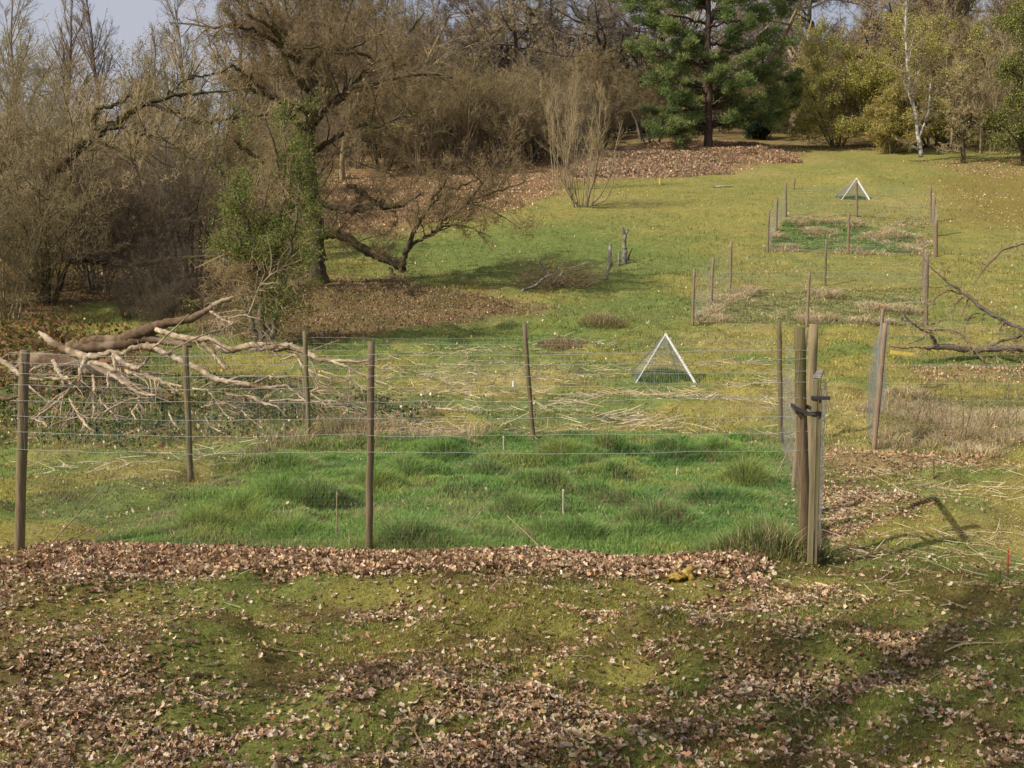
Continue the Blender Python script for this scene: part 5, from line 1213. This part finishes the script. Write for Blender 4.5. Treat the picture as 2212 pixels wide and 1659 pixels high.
# saplings and low bushes on the wood floor at the left
for u, D, s, l in [(275, 25.5, .30, 'small bare shrub on the leafy floor behind the fallen tree'), (365, 26.5, .42, 'forked dark shrub near the mossy patch at left'), (345, 23.5, .28, 'short bare sapling just above the fallen log')]:
    plant(V_['shrub1'], 'small_shrub', l, 'shrub', u, D, s, 'small bare shrubs on the wood floor', mats=('oak', 'twig_dark'))
traced_tree('fallen_log', 'long dark fallen trunk lying across the bank at far left', 'fallen tree', at(250, 575, 29), [([(60, 545, 5), (100, 552, 9), (160, 560, 10), (230, 562, 10), (280, 572, 7), (340, 565, 5), (420, 555, 4), (520, 555, 3)], 29, 29), ([(270, 568, 6), (310, 590, 6), (350, 610, 5), (380, 630, 4)], 29, 28), ([(372, 640, 4), (376, 610, 5), (382, 590, 4)], 28, 28)], (9, 4), 'oak', 'twig_dark', .3, .0, .005)

# ================================================================== smaller things in the field
def stick_thing(name, label, cat, pts, D0=None, m='stake', group=None, lying=False, cap=True, sides=7, rough=.05, D1=None, lift=None):
    a = np.array(pts, float)
    if lying:
        P_ = np.array([ground(u, v) for u, v, r in pts]); r = a[:, 2] / F * P_[:, 1]; P_[:, 2] += r * .8 + .008
        k = 12; p = resample(np.concatenate([P_, r[:, None]], 1), k); p, r = p[:, :3] + rng.normal(0, .002, (k, 3)), p[:, 3]
    else:
        b = ground(*a[0, :2]); D0 = float(b[1]) if D0 is None else D0
        p, r = limb(pts, D0, D0 if D1 is None else D1, clip=False, wob=.003); p[0, 2] -= .03
    o = MB().add(tube(p, r, sides, cap=cap, rough=rough)).build(name, M[m], None, p[0], loc=p[0])
    return tag(o, label, cat, group)
GS = 'small marker pegs in the near enclosure'
for pts, m, l in [([(1217, 1117, 2.6), (1217, 1057, 2.4)], 'pegwood', 'tallest pale peg, in the middle of the lush grass'), ([(1089, 978, 2.2), (1088, 942, 2)], 'pegwood', 'pale peg near the middle post of the back fence'), ([(1462, 1036, 2.4), (1463, 1012, 2.2)], 'pegwood', 'short pale peg right of centre in the lush grass'),
                  ([(1331, 1045, 1.6), (1330, 1012, 1.4)], 'stake', 'thin tan peg left of the short pale one'), ([(1471, 1138, 1.7), (1470, 1105, 1.5)], 'rust', 'rusty peg near the front edge of the lush grass'), ([(727, 1170, 1.9), (728, 1062, 1.4)], 'straw', 'tall dry stem standing left of the middle fence post'), ([(1109, 836, 2.4), (1109, 824, 2.2)], 'white', 'tiny white peg on the turf behind the near enclosure')]:
    if m == 'straw':
        o = stick_thing('dry_stem', l, 'stem', pts, m='coppice'); continue
    stick_thing('marker_peg', l, 'peg', pts, m=m, group=GS)
q = G(2176, 1252)
rp_ = thing('marker_stake', 'thin stake with a red top half in the mossy turf at lower right', 'stake', q)
for a_, b_, m in ((1258, 1222, 'rust'), (1222, 1185, 'red')):
    p, r = limb([(2176 if a_ > 1240 else 2177, a_, 2.2), (2177 if b_ > 1200 else 2178, b_, 2.0)], q[1], q[1], clip=False, wob=.001); MB().add(tube(p, r, 8, cap=True)).build('shaft' if m == 'rust' else 'red_top', M[m], rp_, q)
stick_thing('marker_stake', 'thin rusty rod standing right of the gate', 'stake', [(2017, 1037, 1.7), (2016, 992, 1.5)], m='rust')
stick_thing('marker_stake', 'thin reddish rod by the mound at the lower left edge', 'stake', [(58, 1262, 2.0), (52, 1222, 1.6)], m='rust')
q = G(1426, 399); yp = thing('marker_post', 'short yellow post standing at the top of the field', 'post', q)
p, r = limb([(1426, 401, 2.6), (1426, 386, 2.6)], q[1], q[1], clip=False, wob=0); MB().add(tube(p, r, 10, cap=True)).build('shaft', M['yellow'], yp, q)
stick_thing('marker_post', 'leaning pale stake left of the distant white pyramid', 'post', [(1714, 410, 1.8), (1717, 385, 1.6)], m='postgrey')
p = G(1975, 768); D4 = float(p[1])
ya, yb = at(1924, 761, D4), at(1975, 767, D4)
o = MB().add(box((0, 0, 0), .075, .03, np.linalg.norm(yb - ya), (0, 0, 1), norm(yb - ya), .08)).build('yellow_board', M['yellow'], None, (0, 0, 0), smooth=False, loc=(ya + yb) / 2)
tag(o, 'yellow board hanging low beside the fallen branch at right', 'board')

# birch stumps
GP = 'broken birch stumps on the green slope'
st1 = G(1311, 602)
stick_thing('birch_stump', 'slender leaning broken stump, the left one of the group', 'stump', [(1311, 604, 4), (1311, 586, 5), (1320, 570, 4.2), (1317, 558, 4.5), (1318, 540, 3.8), (1319, 526, 3)], m='stump', group=GP)
sb_ = G(1350, 568); root = thing('birch_stump', 'tallest broken stump with a forked top', 'stump', sb_, group=GP); mb = MB()
for pts in ([(1350, 570, 5.5), (1349, 550, 5), (1349, 530, 4.2), (1350, 512, 3.6), (1345, 491, 2.6)], [(1350, 512, 3), (1357, 493, 2.2)]):
    p, r = limb(pts, sb_[1], sb_[1], clip=False, wob=.01); mb.add(tube(p, r, 8, cap=True, rough=.06))
mb.build('stem', M['stump'], root, sb_)
stick_thing('birch_stump', 'short stump stick just left of the forked one', 'stump', [(1337, 572, 3), (1337, 556, 2.6), (1338, 541, 2.2)], m='stump', group=GP)
stick_thing('birch_stump', 'thin dark stick leaning right of the forked stump', 'stump', [(1356, 564, 2.6), (1359, 550, 1.8), (1366, 535, .9)], m='oak', group=GP)

# brushwood heap
hb = G(1205, 622); HD = float(hb[1]); root = thing('brushwood_heap', 'heap of dark brushwood with one white birch bough', 'brush heap', hb)
n = 420; ang = rng.normal(.15, 1.0, n) + PI * (rng.uniform(0, 1, n) < .5); el = rng.normal(.15, .22, n)
st = hb + np.stack([np.clip(rng.normal(.05, .6, n), -.9, .9), np.clip(rng.normal(.5, .5, n), -.4, 1.3), rng.uniform(.0, 1, n) ** 2 * .6], 1)
pts, rad = grow(st, np.stack([np.cos(ang), np.sin(ang) * .6, el], 1), rng.uniform(.4, 1.3, n), rng.uniform(.004, .012, n), 5, .25, -.03, .4)
pts[..., 2] = np.maximum(pts[..., 2], height(pts[..., 0], pts[..., 1]) + .02)
MB().add(tube(pts, rad, 3)).build('twigs', M['twig_brown'], root, hb)
mb = MB()
for pts in ([(1128, 629, 1.8), (1154, 618, 2.3), (1181, 597, 2.4), (1204, 588, 1.8), (1207, 578, 1)], [(1163, 562, 1.4), (1175, 580, 1.8), (1186, 593, 1.8)], [(1209, 606, 4.5), (1216, 616, 4.5)], [(1171, 629, 1), (1200, 605, 1.4), (1219, 581, 1.2)], [(1222, 582, 1.2), (1255, 572, 1.1), (1283, 560, .7)]):
    p, r = limb(pts, HD - .2, HD - .2, wob=.01); mb.add(tube(p, r, 6, cap=True))
mb.build('bough', M['birch'], root, hb)

# dry clumps
def clump(name, label, cat, u, v, rx, ry, h, n, cols, D=None, up=1.0, w=(.004, .012), lean=.5):
    b0 = G(u, v); a = rng.uniform(0, 2 * PI, n); rr = np.sqrt(rng.uniform(0, 1, n))
    dx, dy = np.cos(a) * rr, np.sin(a) * rr
    x, y = b0[0] + dx * rx, b0[1] + dy * ry
    c = jitc(np.array(cols)[rng.integers(0, len(cols), n)], .25, .08)
    vf, cc = blades(x, y, h * rng.uniform(.4, 1.2, n) * (1.1 - .6 * rr), rng.uniform(*w, n), np.stack([dx * lean + rng.normal(0, .4, n), dy * lean + rng.normal(0, .4, n), 0 * dx], 1), c, bend=.4)
    o = MB().add(vf, cc).build(name, M['straw'], None, b0, False, loc=b0)
    return tag(o, label, cat)
clump('dead_heather', 'brown dead heather clump on the turf beyond the near enclosure', 'plant', 1300, 700, .55, .5, .26, 1100, [(.22, .16, .085), (.34, .26, .15), (.15, .14, .05)], lean=1.1)
clump('dead_heather', 'brown flattened plant behind the back fence of the near enclosure', 'plant', 1215, 748, .5, .4, .16, 1500, [(.22, .15, .09), (.30, .22, .13)])
clump('grass_tuft', 'dry pale grass tuft left of the middle back post of the near enclosure', 'plant', 735, 945, .42, .25, .42, 500, [(.36, .28, .17), (.28, .20, .11)], w=(.003, .006))
for u, v, l in [(628, 962, 'sparse dry stems left of the back corner post of the near enclosure'), (795, 948, 'dry stems between the back corner and the middle front post'), (850, 935, 'dry stems showing just right of the middle front post'), (905, 950, 'low dry stems along the back fence of the near enclosure'), (1010, 948, 'pale dry stems in the back fence left of its middle post')]:
    clump('grass_tuft', l, 'plant', u, v, .34, .22, .30, 260, [(.48, .38, .24), (.36, .27, .16)], w=(.003, .006), lean=.8)
clump('grass_tuft', 'dry grass tuft at the foot of the gate post', 'plant', 1660, 1190, .45, .25, .22, 1500, [(.30, .24, .13), (.12, .13, .04), (.09, .12, .03)], w=(.003, .006))
clump('grass_tuft', 'dry grass tuft at the left back corner of the near enclosure', 'plant', 560, 985, .4, .4, .2, 700, [(.32, .26, .15), (.13, .16, .05)], w=(.003, .006))
# bramble stems in the enclosure on the right
for u, v, r_, h_, l in [(2020, 940, .55, .42, 'low reddish bramble thicket in the right hand enclosure'), (2140, 950, .5, .4, 'bramble thicket near the right picture edge')]:
    b0 = G(u, v); root = thing('bramble_bush', l, 'bush', b0); n = 110
    a = rng.uniform(0, 2 * PI, n); st = b0 + np.stack([np.cos(a) * r_ * rng.uniform(0, .8, n), np.sin(a) * r_ * rng.uniform(0, .6, n), 0 * a], 1)
    st[:, 2] = height(st[:, 0], st[:, 1])
    pts, rad = grow(st, np.stack([rng.normal(0, .7, n), rng.normal(0, .5, n), np.ones(n) * .9], 1), rng.uniform(.3, .8, n), rng.uniform(.0018, .0035, n), 6, .18, -.10, .5)
    MB().add(tube(pts, rad, 3)).build('stems', M['twig_brown'], root, b0)
    pts2, rad2 = grow(*[q_[:12] for q_ in (st, np.tile([[.1, 0, 1.]], (n, 1)), np.full(n, h_ * 2.0), np.full(n, .004))], 8, .1, .05, .4)
    MB().add(tube(pts2, rad2, 4)).build('tall_stems', M['twig_dark'], root, b0)

# white litter near the top of the slope
b0 = G(1560, 405); n = 9; gx, gy = np.meshgrid(np.linspace(-.55, .55, 16), np.linspace(-.10, .10, 7))
x, y = b0[0] + gx.ravel(), b0[1] + gy.ravel() + gx.ravel() * .5
z = height(x, y) + .04 + .10 * np.abs(fbm(x * 4, y * 4, 1.0, 3, 3) - .3)
i = np.arange(6)[:, None] * 16 + np.arange(15)[None]
o = obj('torn_sheet', new_mesh('torn_sheet', np.stack([x, y, z], 1) - b0, np.stack([i, i + 1, i + 17, i + 16], -1).reshape(-1, 4), M['grey']), None, b0)
tag(o, 'strip of torn white sheeting lying on the grass below the pine', 'sheeting')

# crumpled amber wrapper on the leaves before the gate
b0 = G(1474, 1256)
def lobe(c, ax, s, seed):
    u_, w_ = np.meshgrid(np.linspace(0, 2 * PI, 28, endpoint=False), np.linspace(.02, PI - .02, 18))
    d = np.stack([np.cos(w_), np.sin(w_) * np.cos(u_), np.sin(w_) * np.sin(u_)], -1)
    k = 1 + 1.1 * (fbm(d[..., 0] * 3 + seed, d[..., 1] * 3 + d[..., 2] * 3.3, 1.0, seed, 4) - .5)
    p = d * s * k[..., None]; R_ = np.array(ax)
    p = p @ R_ + np.array(c)
    r, c_ = 18, 28
    i, j = np.meshgrid(np.arange(r - 1), np.arange(c_), indexing='ij'); a = i * c_ + j; b_ = i * c_ + (j + 1) % c_
    return p.reshape(-1, 3), np.stack([a, b_, b_ + c_, a + c_], -1).reshape(-1, 4)
rot = lambda t: np.array([[math.cos(t), 0, math.sin(t)], [0, 1, 0], [-math.sin(t), 0, math.cos(t)]])
mb = MB()
mb.add(lobe((-.028, 0, .028), rot(.1), np.array([.060, .034, .022]), 3)).add(lobe((.030, .012, .055), rot(.5), np.array([.045, .03, .022]), 5)).add(lobe((.052, -.01, .022), rot(-.95), np.array([.042, .024, .018]), 9))
o = mb.build('plastic_wrapper', M['amber'], None, loc=b0 + np.array([0, 0, -.004])); tag(o, 'crumpled amber plastic wrapper lying on the leaves left of the gate', 'wrapper')

# loose sticks and leaning dry stems, each its own thing
GK = 'loose sticks lying on the nearest turf'
for pts, m, l in [([(1024, 1430, 2.6), (1060, 1446, 2.8), (1098, 1463, 2.2)], 'coppice', 'pale straight stick on the moss left of the picture centre line'), ([(255, 1572, 2.4), (300, 1590, 3), (352, 1606, 2.6)], 'coppice', 'thick pale stick among leaves at lower left'), ([(1707, 1515, 3), (1735, 1530, 3), (1766, 1552, 2.8)], 'coppice', 'pale stick lying crossed over another at lower right'),
                  ([(1725, 1545, 2.2), (1742, 1532, 2.4), (1775, 1512, 1.8)], 'twig_tan', 'darker stick crossed under the pale one at lower right'), ([(2046, 1392, 1.8), (2100, 1396, 2.2), (2172, 1399, 2)], 'coppice', 'long pale stick beside the right picture edge'), ([(2040, 1420, 2.4), (2068, 1410, 2.8), (2095, 1402, 2)], 'twig_tan', 'short brown stick below the long pale one at right'),
                  ([(860, 1580, 2), (893, 1588, 2.6), (905, 1612, 2.4), (925, 1645, 1.6)], 'coppice', 'bent stick among thick leaves at the bottom of the picture'), ([(205, 1398, 1.5), (225, 1412, 2), (250, 1430, 1.8)], 'coppice', 'thin pale stick between mounds at left'), ([(1237, 1431, 1.8), (1280, 1436, 1.8)], 'coppice', 'short pale stick right of centre on the moss'),
                  ([(1980, 1482, 1.4), (2025, 1462, 1.8), (2070, 1450, 1.4)], 'coppice', 'slender stick sloping up to the right at lower right'), ([(1427, 1607, 2.6), (1455, 1628, 2.2)], 'coppice', 'short white stub of wood at the bottom centre'), ([(1215, 1382 + 220, 1.2), (1290, 1592, 1.6), (1370, 1622, 1.2)], 'twig_brown', 'dark curved twig on the leaves at bottom centre'), ([(510, 1402, 1.4), (600, 1410, 1.8), (690, 1424, 1.4)], 'twig_brown', 'reddish twig on the leaf drift left of the middle post')]:
    stick_thing('stick', l, 'stick', pts, m=m, group=GK, lying=True)
for pts, D1, l in [([(75, 1210, 1.4), (150, 1130, 1.6), (228, 1048, 1.0)], .9, 'longest dry stem leaning right beside the left corner post'), ([(100, 1206, 1.2), (165, 1160, 1.4), (243, 1122, .9)], .7, 'lower dry stem leaning right near the left corner post'), ([(995, 1172, 1.2), (1020, 1120, 1.3), (1072, 1058, .8)], .5, 'dry stem leaning right in the middle of the lush grass'),
                   ([(1180, 1196, 1.3), (1140, 1155, 1.4), (1095, 1114, 1.0)], .3, 'dry stem leaning left against the netting at centre'), ([(1674, 1036, 1.6), (1690, 1000, 1.6), (1707, 962, 1.0)], .2, 'dry stem leaning on the mesh near the gate'), ([(1062, 832, 1.3), (1040, 800, 1.3), (1030, 775, .8)], .3, 'dry stem standing on the turf beyond the back fence')]:
    b_ = ground(*pts[0][:2]); stick_thing('dry_stem', l, 'stem', pts, m='coppice', group='dry stems leaning by the near fence', D1=float(b_[1]) + D1)

# ================================================================== light, sky, camera
SUN_EL = math.radians(40); SD = np.array([.877, .48])       # shadows run to the right and away
sun = bpy.data.lights.new('sun', 'SUN'); sun.energy = 5.0; sun.angle = math.radians(.6); sun.color = (1, .92, .78)
so = obj('sun', sun); d = Vector((SD[0] * math.cos(SUN_EL), SD[1] * math.cos(SUN_EL), -math.sin(SUN_EL))); so.rotation_euler = d.to_track_quat('-Z', 'Y').to_euler(); so.location = (-30, -16, 40)
w = bpy.data.worlds.new('World'); sc.world = w; w.use_nodes = True
nt = w.node_tree; nt.nodes.clear(); L = nt.links.new
sky = N(nt, 'TexSky'); sky.sky_type = 'NISHITA'; sky.sun_disc = False; sky.sun_elevation = SUN_EL; sky.sun_rotation = math.atan2(-SD[0], -SD[1]); sky.air_density = 1.0; sky.dust_density = 4.0; sky.ozone_density = 1.5
tc = N(nt, 'TexCoord'); nz = N(nt, 'TexNoise', Scale=3.0, Detail=5.0); L(tc.outputs['Generated'], nz.inputs['Vector'])
mr = N(nt, 'MapRange'); mr.inputs['From Min'].default_value = .35; mr.inputs['From Max'].default_value = .65; mr.inputs['To Min'].default_value = .3; mr.inputs['To Max'].default_value = .6; L(nz.outputs['Fac'], mr.inputs['Value'])
mx = N(nt, 'MixRGB'); L(mr.outputs[0], mx.inputs[0]); L(sky.outputs[0], mx.inputs[1]); mx.inputs[2].default_value = (6.6, 6.5, 7.2, 1)
bg = N(nt, 'Background'); bg.inputs['Strength'].default_value = .105; L(mx.outputs[0], bg.inputs['Color'])
out = N(nt, 'OutputWorld'); L(bg.outputs[0], out.inputs[0])

cam = bpy.data.cameras.new('camera'); cam.sensor_width = 36; cam.lens = 36 * F / 2212; cam.clip_start = .1; cam.clip_end = 3000
co = obj('camera', cam, None, (0, 0, CZ)); co.rotation_euler = (PI / 2 - PITCH, 0, 0)
sc.camera = co
sc.view_settings.view_transform = 'Standard'; sc.view_settings.look = 'None'; sc.view_settings.exposure = 0; sc.view_settings.gamma = 1
sc.render.resolution_x, sc.render.resolution_y = 1024, 768
sc.cycles.max_bounces = 5; sc.cycles.diffuse_bounces = 3; sc.cycles.transmission_bounces = 3; sc.cycles.use_denoising = True
sc.cycles.use_adaptive_sampling = True; sc.cycles.adaptive_threshold = .02
